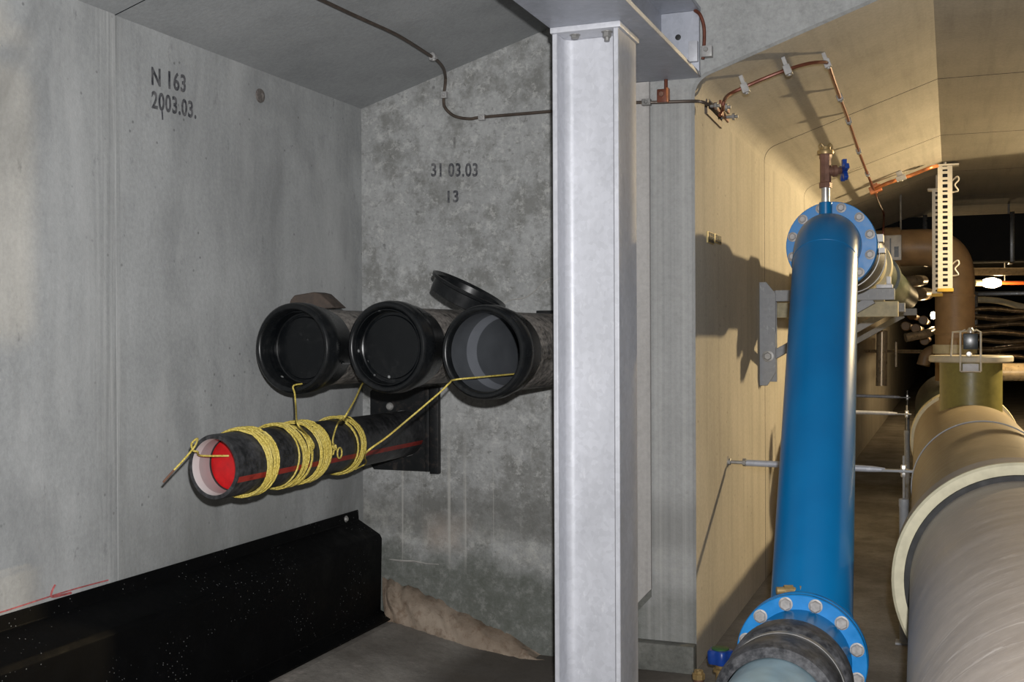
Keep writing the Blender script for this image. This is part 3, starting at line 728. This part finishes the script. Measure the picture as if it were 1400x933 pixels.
# ------------------------------------------------------------------ blue water pipe
T, B = V((-.512, 5.415, 1.906)), V((-.445, 3.692, .472)); RP = .137
t = thing('blue_pipe', 'thick blue painted water pipe rising at a slant between two bolted flanges', 'pipe', B)
ctr = fillet([B + V((0, .01, 0)), B + V((.003, .20, .0)), T - V((0, .26, .0)), T - V((0, .01, 0))], .34, 12)
b = MB(); b.tube(ctr, RP, 64, False); b.build('barrel', M['blue'], t, 60)
for i in (1, 13, 14, len(ctr) - 2):
    p, d = ctr[i], (ctr[i + 1] - ctr[i - 1]).normalized()
    b = MB(); b.lathe(p, d, [(-.004, RP - .001), (-.002, RP + .0016), (.002, RP + .0016), (.004, RP - .001)], 64); b.build('weld_seam', M['blue'], t)
def flange(c, face, r0, back=False, seamd=1):
    """disc with hub; face: +1 when the bolt heads look to the camera side"""
    b = MB(); b.lathe(c, (0, 1, 0), [(-.013, r0), (-.013, .200), (-.010, .2025), (.010, .2025), (.013, .200), (.013, r0)], 72)
    return b
def bolts(t, c, y, hexr, n=12, ph=15, kind='nut'):
    for k in range(n):
        a = R(ph + 360 / n * k); p = c + V((math.cos(a) * .1775, y, math.sin(a) * .1775))
        b = MB()
        if kind == 'nut':
            b.hexnut(p, (0, -1, 0), .0165, .013, .0225); b.cyl(p, p - V((0, .022, 0)), .0095, 10)
        else: b.hexnut(p, (0, -1, 0), .0195, .013, .022)
        b.build('bolt', M['bolt'], t)
fT = flange(T - V((0, .02, 0)), 1, RP - .002).build('flange', M['blueflange'], t)
b = MB(); b.lathe(T, (0, 1, 0), [(-.006, .15), (-.006, .185), (.003, .185), (.003, .15)], 48); b.build('gasket', M['rubber'], t)
flange(T + V((0, .017, 0)), 1, .13).build('flange', M['blueflange'], t)
bolts(fT, T, -.033, .016)
flange(B + V((0, .022, 0)), 1, RP - .002).build('flange', M['blueflange'], t)
fB = flange(B + V((0, -.012, 0)), 1, .13).build('flange', M['blueflange'], t)
bolts(fB, B, -.025, .02, kind='head')
# hub of the lower mating flange
b = MB(); b.lathe(B + V((0, -.02, 0)), (0, -1, 0), [(0, .158), (.012, .155), (.06, .148), (.28, .148)], 64); b.build('hub', M['blue'], t)
# filler stub on the elbow
sp = T + V((-.018, -.085, .0)); zt_ = T.z + .105
b = MB(); b.lathe((sp.x, sp.y, zt_), (0, 0, 1), [(0, .029), (.088, .029), (.090, .026), (.090, .0)], 28); b.build('stub', M['blue'], t)
# fitting at the lower flange
b = MB(); p = at(1080, 808, 3.80)
b.cyl(p - rt * .045, p + rt * .03, .013, 12); b.lathe(p - rt * .02, rt, [(0, .019), (.03, .019)], 6)
b.lathe(p + rt * .03, rt, [(0, .012), (0, .022), (.016, .022), (.018, .012), (.018, 0)], 10); b.build('fitting', M['brass'], t)

# vent valve on the stub
vp = V((sp.x, sp.y, zt_ + .0905)); t = thing('vent_valve', 'bronze vent valve with blue handwheel standing on the blue pipe', 'valve', vp)
b = MB(); b.lathe(vp, (0, 0, 1), [(0, 0), (0, .019), (.07, .019), (.072, .017), (.072, 0)], 20); b.build('nipple', M['steel'], t)
vb = vp + V((0, 0, .064))
b = MB(); b.lathe(vb, (0, 0, 1), [(0, .018), (0, .028), (.022, .029), (.026, .025), (.13, .025), (.135, .028), (.152, .028), (.152, .016)], 8)
dv = (rt * 1 + V((0, 0, .06))).normalized(); vm = vb + V((0, 0, .075))
b.lathe(vm, dv, [(.0, .022), (.03, .022), (.034, .027), (.05, .027), (.052, .018), (.072, .015), (.075, .010), (.09, .010)], 16); b.build('body', M['bronze'], t)
b = MB(); b.lathe(vb + V((0, 0, .152)), (0, 0, 1), [(0, .02), (0, .036), (.008, .038), (.018, .036), (.022, .024), (.034, .023), (.034, .018), (.02, .016), (.02, 0)], 18)
for sgn in (-1, 1):
    b.tube(bez([vb + V((0, 0, .17)) + rt * sgn * .026, vb + V((0, 0, .19)) + rt * sgn * .03, vb + V((0, 0, .202)) + rt * sgn * .02, vb + V((0, 0, .188)) + rt * sgn * .008, vb + V((0, 0, .176)) + rt * sgn * .006]), .0035, 6)
b.build('cap', M['brass'], t)
hb = vm + dv * .085
b = MB(); b.lathe(hb, dv, [(-.012, .009), (-.01, .02), (.008, .022), (.012, .018), (.012, 0)], 18)
e1, e2 = V((0, 0, 1)), dv.cross(V((0, 0, 1))).normalized()
for k in range(5):
    a = 2 * PI * k / 5 + PI / 2; q = (e1 * math.sin(a) + e2 * math.cos(a))
    b.obox(hb + q * .031, q * .020, dv * .010, q.cross(dv) * .012)
b.build('handwheel', M['wheelblue'], t, bevel=.004)

# rubber coupling and grey pipe toward the camera
cdv = V((-.012, -1, 0)).normalized(); P0 = B + V((0, -.225, 0))
t = thing('rubber_coupling', 'dusty black rubber coupling sleeve in front of the lower blue flange', 'coupling', P0)
b = MB(); b.lathe(P0, cdv, [(0, .15), (0, .165), (.01, .176), (.03, .181), (.10, .182), (.12, .178), (.13, .170), (.20, .170), (.215, .177), (.30, .178), (.325, .172), (.335, .158), (.335, .146)], 64); b.build('sleeve', M['rubber'], t)
b = MB(); b.lathe(P0 + cdv * .14, cdv, [(0, .1705), (0, .1725), (.022, .1725), (.022, .1705)], 64); b.build('band', M['zinc'], t)
o = MB().lathe(P0 + cdv * .14, cdv, [(-.02, .12), (-.02, .143), (.9, .143), (.9, .12)], 64).build('grey_pipe', M['pvc']); tag(o, 'pale grey-blue pipe coming toward the viewer out of the rubber coupling', 'pipe')

# pipe beyond the upper flange
T2 = T + V((0, .03, 0)); d2 = V((.004, 1, 0)).normalized()
t = thing('tunnel_pipe', 'cream and dark green pipe running away behind the upper blue flange', 'pipe', T2)
b = MB(); b.lathe(T2, d2, [(0, .13), (.0, .15), (.36, .15)], 48); b.build('spigot', M['cream'], t)
b = MB(); b.lathe(T2 + d2 * .30, d2, [(0, .15), (0, .172), (.02, .185), (.62, .187), (.66, .176), (.66, .15)], 48); b.build('coupling', M['rubber'], t)
for k in (.36, .84): MB().lathe(T2 + d2 * k, d2, [(0, .186), (0, .190), (.03, .190), (.03, .186)], 48).build('band', M['zinc'], t)
b = MB(); q = T2 + V((.185, .38, .06)); b.obox(q, (.022, 0, 0), (0, .05, 0), (0, 0, .018)); b.obox(q + V((.01, .0, -.06)), (.02, 0, 0), (0, .05, 0), (0, 0, .012)); b.build('clamp_lock', M['zinc'], t)
b = MB(); b.lathe(T2 + d2 * .94, d2, [(0, .15), (0, .158), (.60, .158), (.62, .182), (.82, .182), (.84, .15)], 48); b.build('collar', M['cream'], t)
b = MB(); b.lathe(T2 + d2 * 1.76, d2, [(0, .14), (0, .15), (1.2, .15), (1.2, .17), (1.5, .17), (1.5, .15), (6, .15)], 48); b.build('barrel', M['greenpipe'], t)

# wall bracket, repeated down the tunnel
def bracket():
    t = thing('wall_bracket', 'galvanised wall bracket with diagonal strut just behind the blue pipe', 'bracket', (XT, 6.86, 1.5), 'pipe brackets on the tunnel wall')
    b = MB(); X = XT
    zt_, zb_ = 1.812, 1.195
    b.prism([(X, 6.83, zt_), (X + .04, 6.83, zt_), (X + .095, 6.83, zt_ - .07), (X + .095, 6.83, zb_ + .08), (X + .045, 6.83, zb_), (X, 6.83, zb_)], (0, .012, 0))
    b.box((X, 6.842, zb_), (X + .012, 6.93, zt_)); b.box((X + .012, 6.918, zb_ + .02), (X + .09, 6.93, zt_ - .05)); ur = b.build('upright', M['bracket'], t, bevel=.002)
    b = MB(); b.box((X + .09, 6.835, 1.695), (-.30, 6.90, 1.762)); b.build('arm', M['bracket'], t, bevel=.003)
    b = MB(); a, c = V((X + .07, 6.87, 1.37)), V((-.42, 6.87, 1.70)); d = (c - a).normalized(); n = V((-d.z, 0, d.x))
    b.obox((a + c) / 2, (c - a) / 2, (0, .025, 0), n * .026); b.build('strut', M['bracket'], t, bevel=.003)
    b = MB(); b.hexnut((X + .05, 6.829, 1.37), (0, -1, 0), .024, .014, .034); b.build('bolt', M['zinc'], ur)
    return t
br = bracket()
copy_tree(br, (-.02, 2.15, -.03), 'second bracket from the front, standing behind the first beside the blue pipe')
copy_tree(br, (0, 4.6, -.02), 'third bracket along the tunnel wall, half lost in the dark')
# timber packing under the pipe
b = MB(); b.box((XT + .001, 6.935, 1.60), (-.285, 7.02, 1.69), .004); o = b.build('timber_packing', M['wood']); tag(o, 'pale timber batten fixed behind the first bracket arm under the pipe', 'timber')
b = MB(); b.box((-.62, 6.905, 1.692), (-.36, 7.01, 1.722), .004); o = b.build('timber_wedge', M['wood']); tag(o, 'short pale timber block packed between bracket arm and pipe', 'timber')
b = MB(); b.box((-.40, 6.84, 1.763), (-.31, 6.90, 1.785), .003); b.box((-.345, 6.84, 1.785), (-.32, 6.9, 1.83), .003); o = b.build('pipe_shoe', M['galv']); tag(o, 'small grey steel shoe on the bracket arm beside the blue pipe', 'shoe')

# ------------------------------------------------------------------ stays and posts of the big pipe
def stay(first):
    y = 5.795; a = V((XT, y, .850)); c = V((-.21, y, .833))
    t = thing('pipe_stay', 'galvanised stay rod from the tunnel wall to the big pipe, passing behind the blue pipe', 'stay', a, 'stay rods to the big pipe')
    b = MB(); b.tube([V((XT + .09, y, .848)), V((-.42, y, .841)), V((-.36, y, .840)), V((-.30, y, .838))], [.0165, .0165, .015, .010], 14); b.build('tube', M['galvd'], t)
    b = MB(); b.cyl(a, (XT + .10, y, .848), .009, 10); b.hexnut(a, (1, 0, 0), .018, .012, .03); b.hexnut(a + V((.075, 0, 0)), (1, 0, 0), .02, .02); b.build('threaded_end', M['zinc'], t)
    b = MB(); b.box((-.315, y - .018, .83), (-.172, y + .018, .842), .003); b.build('flat_end', M['bracket'], t)
    return t
def post():
    y = 5.795; p = V((-.214, y, 0))
    t = thing('support_post', 'galvanised post with threaded rod at the front stay beside the big pipe', 'post', p, 'posts beside the big pipe')
    b = MB(); b.lathe(p, (0, 0, 1), [(0, 0), (0, .022), (.66, .022), (.665, .024), (.70, .024), (.705, .012), (.705, 0)], 16); b.build('tube', M['bracket'], t)
    b = MB(); b.cyl(p + V((0, 0, .70)), p + V((0, 0, .91)), .006, 8); b.build('threaded_rod', M['zinc'], t)
    for z, d in ((.8425, 1), (.8295, -1)): MB().hexnut(p + V((0, 0, z)), (0, 0, d), .014, .02, .02).build('nut', M['steel'], t)
    b = MB(); b.box((p.x - .04, y - .04, 0), (p.x + .04, y + .04, .01), .002); b.build('foot', M['bracket'], t)
    return t
s1 = stay(1); q1 = post()
for dy, k, lab, lab2 in ((4.1, .85, 'middle stay rod, crossing the dark gap beyond the first', 'slim post beside the big pipe below the middle stay'),
                         (6.7, .75, 'farthest visible stay rod, uppermost across the dark gap', 'slim post at the farthest stay, mostly hidden by the big pipe')):
    copy_tree(s1, (0, dy, 0), lab).scale.x = k
    copy_tree(q1, (-.84 * (1 - k), dy, 0), lab2)

# ------------------------------------------------------------------ big pipe on the right
G = V((.231, 4.24, .627)); ga = V((-.0255, 1, .006)).normalized()
gp = thing('big_pipe', 'big grey-brown fibreglass pipe with cream coupling ring, lying along the right side', 'pipe', G)
b = MB(); b.lathe(G, ga, [(-3.4, .35), (-3.4, .368), (.03, .368)], 96); b.build('near_barrel', M['grp'], gp)
b = MB(); b.lathe(G, ga, [(-.004, .368), (-.004, .386), (.01, .389), (.012, .368)], 96); b.build('gasket', M['dark'], gp)
b = MB(); b.lathe(G, ga, [(.012, .370), (.006, .388), (.004, .421), (.012, .430), (.034, .430)], 96); o = b.build('coupling_ring', M['cream'], gp)
b = MB(); b.lathe(G, ga, [(.030, .428), (.036, .427), (.22, .425), (.24, .40), (.24, .37)], 96); b.build('coupling_sleeve', M['sleeve'], gp)
b = MB(); b.lathe(G, ga, [(.2, .372), (5.3, .372)], 96); b.build('far_barrel', M['grpb'], gp)
for s, w in ((2.50, .022),): MB().lathe(G, ga, [(s, .373), (s, .379), (s + w, .379), (s + w, .373)], 96).build('strap', M['bracket'], gp)
MB().lathe(G, ga, [(5.25, .37), (5.25, .395), (5.27, .40), (5.45, .40), (5.47, .37)], 96).build('coupling_ring', M['cream'], gp)
b = MB(); b.lathe(G, ga, [(5.4, .372), (9.5, .372), (9.5, 0)], 64); b.build('dark_barrel', M['greenpipe'], gp)
nb = V((.126, 8.36, .65)); 
b = MB(); b.lathe(nb, (0, 0, 1), [(.30, .20), (.655, .20)], 64); b.build('branch_neck', M['olive'], gp)
b = MB(); b.lathe(nb, (0, 0, 1), [(.655, 0), (.655, .262), (.663, .27), (.69, .27), (.70, .262), (.70, 0)], 64); b.build('lid', M['lid'], gp)
# cradles
for yc in (2.6, 6.6):
    cc = G + ga * ((yc - G.y) / ga.y)
    t = thing('pipe_cradle', 'steel cradle under the big pipe near the viewer' if yc < 4 else 'steel cradle under the big pipe beyond the cream ring', 'cradle', (cc.x, yc, 0), 'cradles under the big pipe')
    rr = .371 if yc < 4 else .376
    b = MB(); arc = [V((cc.x + math.sin(a) * rr, yc - .05, cc.z - math.cos(a) * rr)) for a in [R(-50 + 100 * k / 16) for k in range(17)]]
    b.prism([V((cc.x - .22, yc - .05, 0)), V((cc.x + .22, yc - .05, 0))] + arc[::-1], (0, .1, 0)); b.build('saddle', M['galvd'], t)
# latch with gauge on the lid
lp_ = nb + V((.0, -.285, .70))
t = thing('lid_latch', 'small wire-framed latch with dark gauge on the rim of the pale lid', 'latch', lp_)
cx_ = onY(1327, 480, lp_.y - .012)
b = MB()
for dx in (-.062, .062): b.tube([V((cx_.x + dx, lp_.y - .012, nb.z + .60)), V((cx_.x + dx, lp_.y - .012, nb.z + .86)), V((cx_.x + dx * .5, lp_.y - .012, nb.z + .875))], .007, 6)
b.tube([V((cx_.x - .062, lp_.y - .012, nb.z + .60)), V((cx_.x + .062, lp_.y - .012, nb.z + .60))], .007, 6)
b.tube([V((cx_.x - .12, lp_.y + .05, nb.z + .70)), V((cx_.x - .11, lp_.y + .05, nb.z + .86)), V((cx_.x + .03, lp_.y, nb.z + .87))], .007, 6); b.build('frame', M['steel'], t)
b = MB(); b.box((cx_.x - .045, lp_.y - .02, nb.z + .745), (cx_.x + .045, lp_.y + .02, nb.z + .85), .004); b.build('gauge', M['gauge'], t)
b = MB(); b.box((cx_.x - .05, lp_.y - .025, nb.z + .60), (cx_.x + .05, lp_.y - .004, nb.z + .65), .003); b.build('plate', M['galvd'], t)
b = MB(); b.lathe((cx_.x, lp_.y - .005, nb.z + .855), (0, 0, 1), [(0, .02), (.02, .02), (.034, .012), (.036, 0)], 12); b.build('knob', M['steel'], t); b = MB(); b.lathe((cx_.x - .01, lp_.y - .02, nb.z + .715), (0, -1, 0), [(0, .02), (.012, .016), (.014, 0)], 12); b.build('lock_button', M['steel'], t)

# ------------------------------------------------------------------ brown riser and the pipe crossing above
RC = V((.035, 11.6, 0)); r_ = .178
t = thing('brown_riser', 'brown pipe crossing under the ceiling and elbowing down behind the pale lid', 'pipe', (RC.x, RC.y, 1.0))
pth = fillet([V((-.70, 11.6, 2.33)), V((RC.x, 11.6, 2.33)), V((RC.x, 11.6, 1.05))], .30, 14)
b = MB(); b.tube(pth, r_, 40); b.build('barrel', M['brown'], t, 50)
for z in (1.86, 1.50): MB().lathe((RC.x, 11.6, z), (0, 0, 1), [(-.008, r_), (-.006, r_ + .006), (.006, r_ + .006), (.008, r_)], 40).build('seam', M['brown'], t)
MB().lathe((RC.x, 11.6, 1.31), (0, 0, 1), [(0, r_), (0, r_ + .02), (.085, r_ + .02), (.085, r_)], 40).build('collar', M['cream'], t)
b = MB(); b.lathe((-.60, 11.6, 2.33), (1, 0, 0), [(0, r_), (0, r_ + .022), (.02, r_ + .026), (.13, r_ + .026), (.15, r_ + .02), (.15, r_)], 40); b.build('coupling', M['brown'], t)
b = MB(); p = V((-.52, 11.6 - r_ - .03, 2.34)); b.box((p.x - .07, p.y - .025, p.z - .14), (p.x + .085, p.y + .02, p.z + .10), .006); b.build('clamp_housing', M['clip'], t)
b = MB(); b.box((p.x + .02, p.y - .028, p.z - .11), (p.x + .06, p.y - .02, p.z - .01)); b.box((p.x - .02, p.y - .028, p.z - .12), (p.x - .008, p.y - .02, p.z + .07)); b.build('clamp_mark', M['gauge'], t)
for xh in (-.45,):                                   # hanger rod to the ceiling
    MB().cyl((xh, 11.6, 2.33 + r_), (xh, 11.6, EAVE + ST * (xh - XT)), .01, 8).build('hanger_rod', M['zinc'], t)

# ------------------------------------------------------------------ perforated hanging channels
def channel(px, y_top, y_bot, w, Y, label, head):
    a = onY(px, y_top, Y); c = onY(px, y_bot, Y); ztop = FLAT if head else a.z
    t = thing('hanging_channel', label, 'channel', (a.x, Y, c.z), 'perforated channels hung from the tunnel ceiling')
    b = MB(); x0, x1, z0, z1, d = a.x - w / 2, a.x + w / 2, c.z, a.z, .05
    b.box((x0, Y, z0), (x0 + w * .33, Y + .006, z1)); b.box((x1 - w * .33, Y, z0), (x1, Y + .006, z1))
    z = z0; k = 0
    while z < z1 - .01:
        h = .022; b.box((x0 + w * .33, Y, z), (x1 - w * .33, Y + .006, min(z + h, z1))); z += h + (.03 if k % 2 else .016); k += 1
    b.box((x0, Y + .006, z0), (x0 + .006, Y + d, z1)); b.box((x1 - .006, Y + .006, z0), (x1, Y + d, z1)); b.build('rail', M['channel'], t)
    b = MB(); b.box((x0 + .012, Y + .03, z0 + .01), (x1 - .012, Y + .034, z1 - .01)); b.build('back_strip', M['dark'], t)
    b = MB(); b.box((x0 - .006, Y - .006, z0 - .025), (x1 + .006, Y + d + .006, z0 + .004), .003); b.build('end_cap', M['yellow'], t)
    b = MB(); b.box((a.x - w * .95, Y - .03, z1), (a.x + w * .95, Y + .1, z1 + .014), .002); b.cyl((a.x, Y + .03, z1 + .01), (a.x, Y + .03, ztop if head else ST * (a.x - XT) + EAVE), .012, 8); b.build('head_plate', M['channel'], t)
    for f in (.12, .80):
        b = MB(); z = z1 - (z1 - z0) * f; b.tube(bez([V((x1, Y + .02, z)), V((x1 + .04, Y, z + .03)), V((x1 + .05, Y, z)), V((x1 + .02, Y, z - .04)), V((x1 + .045, Y, z - .09)), V((x1, Y + .02, z - .10))]), .007, 6); b.build('hook', M['channel'], t)
    return t
channel(1292, 227, 395, .118, 10.45, 'white perforated channel hanging in front of the brown elbow', True)
channel(1281, 260, 402, .085, 11.15, 'second white perforated channel, narrower and just left behind the first', False)

# ------------------------------------------------------------------ floor valve and fitting at the tunnel corner
p = at(985, 897, 4.75); z = p.z
t = thing('floor_valve', 'small brass valve with blue and green knob on the floor by the tunnel corner', 'valve', (p.x, p.y, 0))
b = MB(); b.lathe((p.x, p.y, 0), (0, 0, 1), [(0, 0), (0, .028), (.03, .028), (.035, .02), (z - .07, .02), (z - .065, .032), (z - .055, .032), (z - .05, .022), (z - .03, .022), (z - .03, 0)], 20); b.build('body', M['brass'], t)
b = MB(); n_ = 40
ra = [.052 + .006 * math.cos(5 * 2 * PI * k / n_) for k in range(n_)]
r0 = [[b.vert((p.x + math.cos(2 * PI * k / n_) * ra[k] * f, p.y + math.sin(2 * PI * k / n_) * ra[k] * f, h)) for k in range(n_)] for f, h in ((.5, z - .035), (.92, z - .03), (1, z - .015), (1, z + .018), (.9, z + .027), (.6, z + .029))]
for a, c in zip(r0, r0[1:]):
    for k in range(n_): b.face([a[k], a[(k + 1) % n_], c[(k + 1) % n_], c[k]], True)
b.face(r0[-1]); b.face(r0[0][::-1]); b.build('knob', M['wheelblue'], t)
b = MB(); b.lathe((p.x, p.y, z + .028), (0, 0, 1), [(0, .037), (.004, .037), (.006, .034), (.006, 0)], 24); b.build('disc', M['green'], t)
p = at(955, 922, 4.72)
t = thing('brass_fitting', 'little brass pipe fitting on the floor at the corner of the tunnel wall', 'fitting', (p.x, p.y, 0))
b = MB(); b.lathe((p.x, p.y, 0), (0, 0, 1), [(0, 0), (0, .022), (p.z - .02, .022)], 16); b.build('stem', M['bronze'], t)
b = MB(); b.lathe((p.x, p.y, p.z - .02), (0, 0, 1), [(0, .016), (0, .027), (.022, .027), (.024, .02), (.036, .02), (.036, .012), (.02, .01), (.02, 0)], 8); b.build('nut', M['brass'], t)

# ------------------------------------------------------------------ far end of the tunnel
lt = at(1365, 387, 18)
t = thing('tube_lamp', 'lit fluorescent tube lamp far down the tunnel', 'lamp', lt)
lx = rt
MB().cyl(lt - lx * .37, lt - lx * .26, .05, 12).build('end_cap', M['cream'], t)
MB().lathe(lt - lx * .27, lx, [(0, 0), (0, .04), (.08, .075), (.2, .085), (.30, .05), (.32, 0)], 16).build('tube', M['tube'], t)
MB().cyl(lt + lx * .04, lt + lx * .42, .03, 10).build('holder', M['orange'], t)
MB().cyl(lt + lx * .1 + V((0, 0, .02)), V((lt.x + lx.x * .1, lt.y + lx.y * .1, FLAT)), .008, 6).build('hanger', M['zinc'], t)
def far(path, r, mat, name, label, cat='pipe', group=None, seg=14):
    o = MB().tube(path, r, seg).build(name, mat); tag(o, label, cat, group); return o
far([at(1300, 372, 16.5), at(1460, 371, 16.5)], .055, M['gold'], 'tan_pipe', 'straight tan pipe crossing above the lit tube lamp')
far(fillet([at(1318, 410, 15), at(1362, 410, 15), at(1400, 421, 14.6), at(1450, 424, 14.6)], .3), .04, M['cream'], 'bent_conduit', 'bent pale conduit crossing below the lit tube lamp', 'conduit')
# rack of glossy cross pipes on the right
ks = ['topmost', 'second from the top', 'third from the top', 'fourth from the top', 'fourth from the bottom', 'third from the bottom', 'second from the bottom', 'lowest']
for i in range(8):
    py = 424 + 10.6 * i; D = 12.6 + .25 * (i % 3); c = at(1326 + 3 * (i % 2), py, D); e = V((XR - .01, c.y + .35, c.z - .02 + .02 * (i % 3)))
    pth = [c.lerp(e, k / 30) + V((0, 0, .016 * math.sin(k * .9 + i * 1.9))) for k in range(31)]
    o = MB().tube(pth, .026 + .006 * (i % 2), 12).build('cross_pipe', M['glint']); tag(o, 'dark glossy cross pipe right of the riser, ' + ks[i] + ' in its rack', 'pipe', 'glossy pipes racked right of the riser')
c = at(1334, 460, 13.3); t = thing('pipe_rack', 'dark upright rack carrying glossy cross pipes behind the riser', 'rack', (c.x, c.y, 0))
for x_ in (c.x, c.x + 1.6): MB().box((x_ - .03, c.y + .22, 0), (x_ + .03, c.y + .28, 2.0), .004).build('upright', M['cable'], t)
MB().box((c.x - .03, c.y + .28, 1.95), (c.x + 1.63, c.y + .33, 2.0), .004).build('rail', M['cable'], t)
a_, e_ = at(1150, 362, 13.4), at(1420, 300, 13.4)
t = thing('dark_duct', 'long dark duct crossing under the ceiling behind the brown elbow', 'duct', (.5, a_.y, a_.z))
MB().box((XT + .01, a_.y, a_.z), (XR - .01, a_.y + .5, e_.z), .02).build('casing', M['soot'], t)
for x_ in (-.3, .62, 1.5): MB().box((x_, a_.y - .02, a_.z - .02), (x_ + .05, a_.y + .52, e_.z + .02), .004).build('joint_band', M['cable'], t)
MB().cyl((.62, a_.y + .25, e_.z), (.62, a_.y + .25, FLAT), .012, 8).build('hanger_rod', M['zinc'], t)
far([at(1369, 509, 9.6), V((XR - .01, at(1369, 509, 9.6).y + .1, 1.19))], .075, M['gold'], 'side_pipe', 'tan pipe leading off to the right beside the olive branch neck')
MB and None
o = MB().cyl((1.06, 7.5, 0), (1.06, 7.5, 2.76), .046, 20).build('lamp_blocker', M['brown']); tag(o, 'slim brown pipe added out of view to shade the column', 'pipe')  # added unseen pipe, blocks part of the tunnel lamp's light from the column
# small pipework between the riser and the brackets
far(fillet([at(1210, 388, 14), at(1255, 384, 14), at(1262, 384, 15.5)], .12), .07, M['gold'], 'tan_pipe', 'tan pipe stub with elbow seen left of the riser')
far(fillet([at(1220, 402, 15), at(1258, 402, 15), at(1268, 402, 17)], .1), .09, M['gold'], 'tan_pipe', 'thick tan pipe just below the stub left of the riser')
far(fillet([at(1238, 462, 13), at(1268, 456, 13), at(1276, 452, 14.5)], .1), .05, M['gold'], 'tan_pipe', 'short tan pipe low behind the brackets')
far(fillet([at(1262, 500, 12.6), at(1266, 484, 12.6), at(1284, 478, 12.6)], .2), .07, M['brown'], 'elbow_pipe', 'brown elbow pipe rising beside the pale lid')
far([at(1206, 452, 12.5), at(1205, 528, 12.5)], .06, M['gold'], 'tan_column', 'upright tan pipe under the brackets', 'pipe')
far([at(1225, 468, 13.2), at(1225, 502, 13.2)], .018, M['gold'], 'tan_rod', 'thin upright tan rod right of the upright tan pipe', 'rod')
far([onX(1180, 480.5, XT), at(1262, 481, 13.2)], .02, M['gold'], 'cross_rod', 'thin tan rod crossing behind the upright tan pipe', 'rod')
for i, (px, py) in enumerate(((1238, 446), (1252, 449), (1246, 431), (1262, 438), (1264, 466))):
    c = at(px, py, 14.5); o = MB().lathe(c, (0, 1, 0), [(0, 0), (0, .05), (.02, .06), (.3, .06), (.3, .04), (3, .04)], 14).build('small_pipe', M['brown'])
    tag(o, 'small brown pipe end among the pipework left of the riser', 'pipe', 'small brown pipe ends left of the riser')
c = at(1276, 431, 16); o = MB().lathe(c - V((0, 0, .06)), (0, 0, 1), [(0, 0), (.01, .03), (.06, .04), (.10, .03), (.11, 0)], 12).build('reflection_spot', M['tube']); tag(o, 'tiny glowing reflection spot at the left of the riser', 'lamp')  # glowing body stands in for a white reflection, no lamp here

# ------------------------------------------------------------------ lights
def point(name, loc, power, col, r):
    l = bpy.data.lights.new(name, 'POINT'); l.energy = power; l.color = col; l.shadow_soft_size = r
    o = bpy.data.objects.new(name, l); C.objects.link(o); o.location = loc; return o
l = bpy.data.lights.new('camera_flash', 'SPOT'); l.energy = 690; l.color = (1, .99, .985); l.shadow_soft_size = .025; l.spot_size = R(128); l.spot_blend = 1
o = bpy.data.objects.new('camera_flash', l); C.objects.link(o); o.location = EYE + up * .17 + rt * .05
o.rotation_euler = (fwd + up * .08 + rt * .07).to_track_quat('-Z', 'Y').to_euler()
l = bpy.data.lights.new('tunnel_lamp', 'SPOT'); l.energy = 980; l.color = (1, .76, .42); l.shadow_soft_size = .06; l.spot_size = R(126); l.spot_blend = .12
o = bpy.data.objects.new('tunnel_lamp', l); C.objects.link(o); o.location = (2.4, 9.6, 2.84)
o.rotation_euler = (V((-.95, 6.75, 1.6)) - o.location).to_track_quat('-Z', 'Y').to_euler()
point('far_lamp', lt - V((0, .3, .2)), 60, (1, .72, .38), .06)
point('reflection_spot_light', c - V((0, .15, .1)), 25, (1, .72, .38), .05)  # added light at the glowing reflection spot
w = bpy.data.worlds.new('world'); bpy.context.scene.world = w; w.use_nodes = True
w.node_tree.nodes['Background'].inputs[0].default_value = (.6, .65, .7, 1); w.node_tree.nodes['Background'].inputs[1].default_value = .02
vs = bpy.context.scene.view_settings; vs.view_transform = 'Standard'; vs.look = 'None'; vs.exposure = 0; vs.gamma = 1; vs.use_curve_mapping = False
bpy.context.scene.cycles.use_denoising = True
bpy.context.scene.cycles.max_bounces = 6
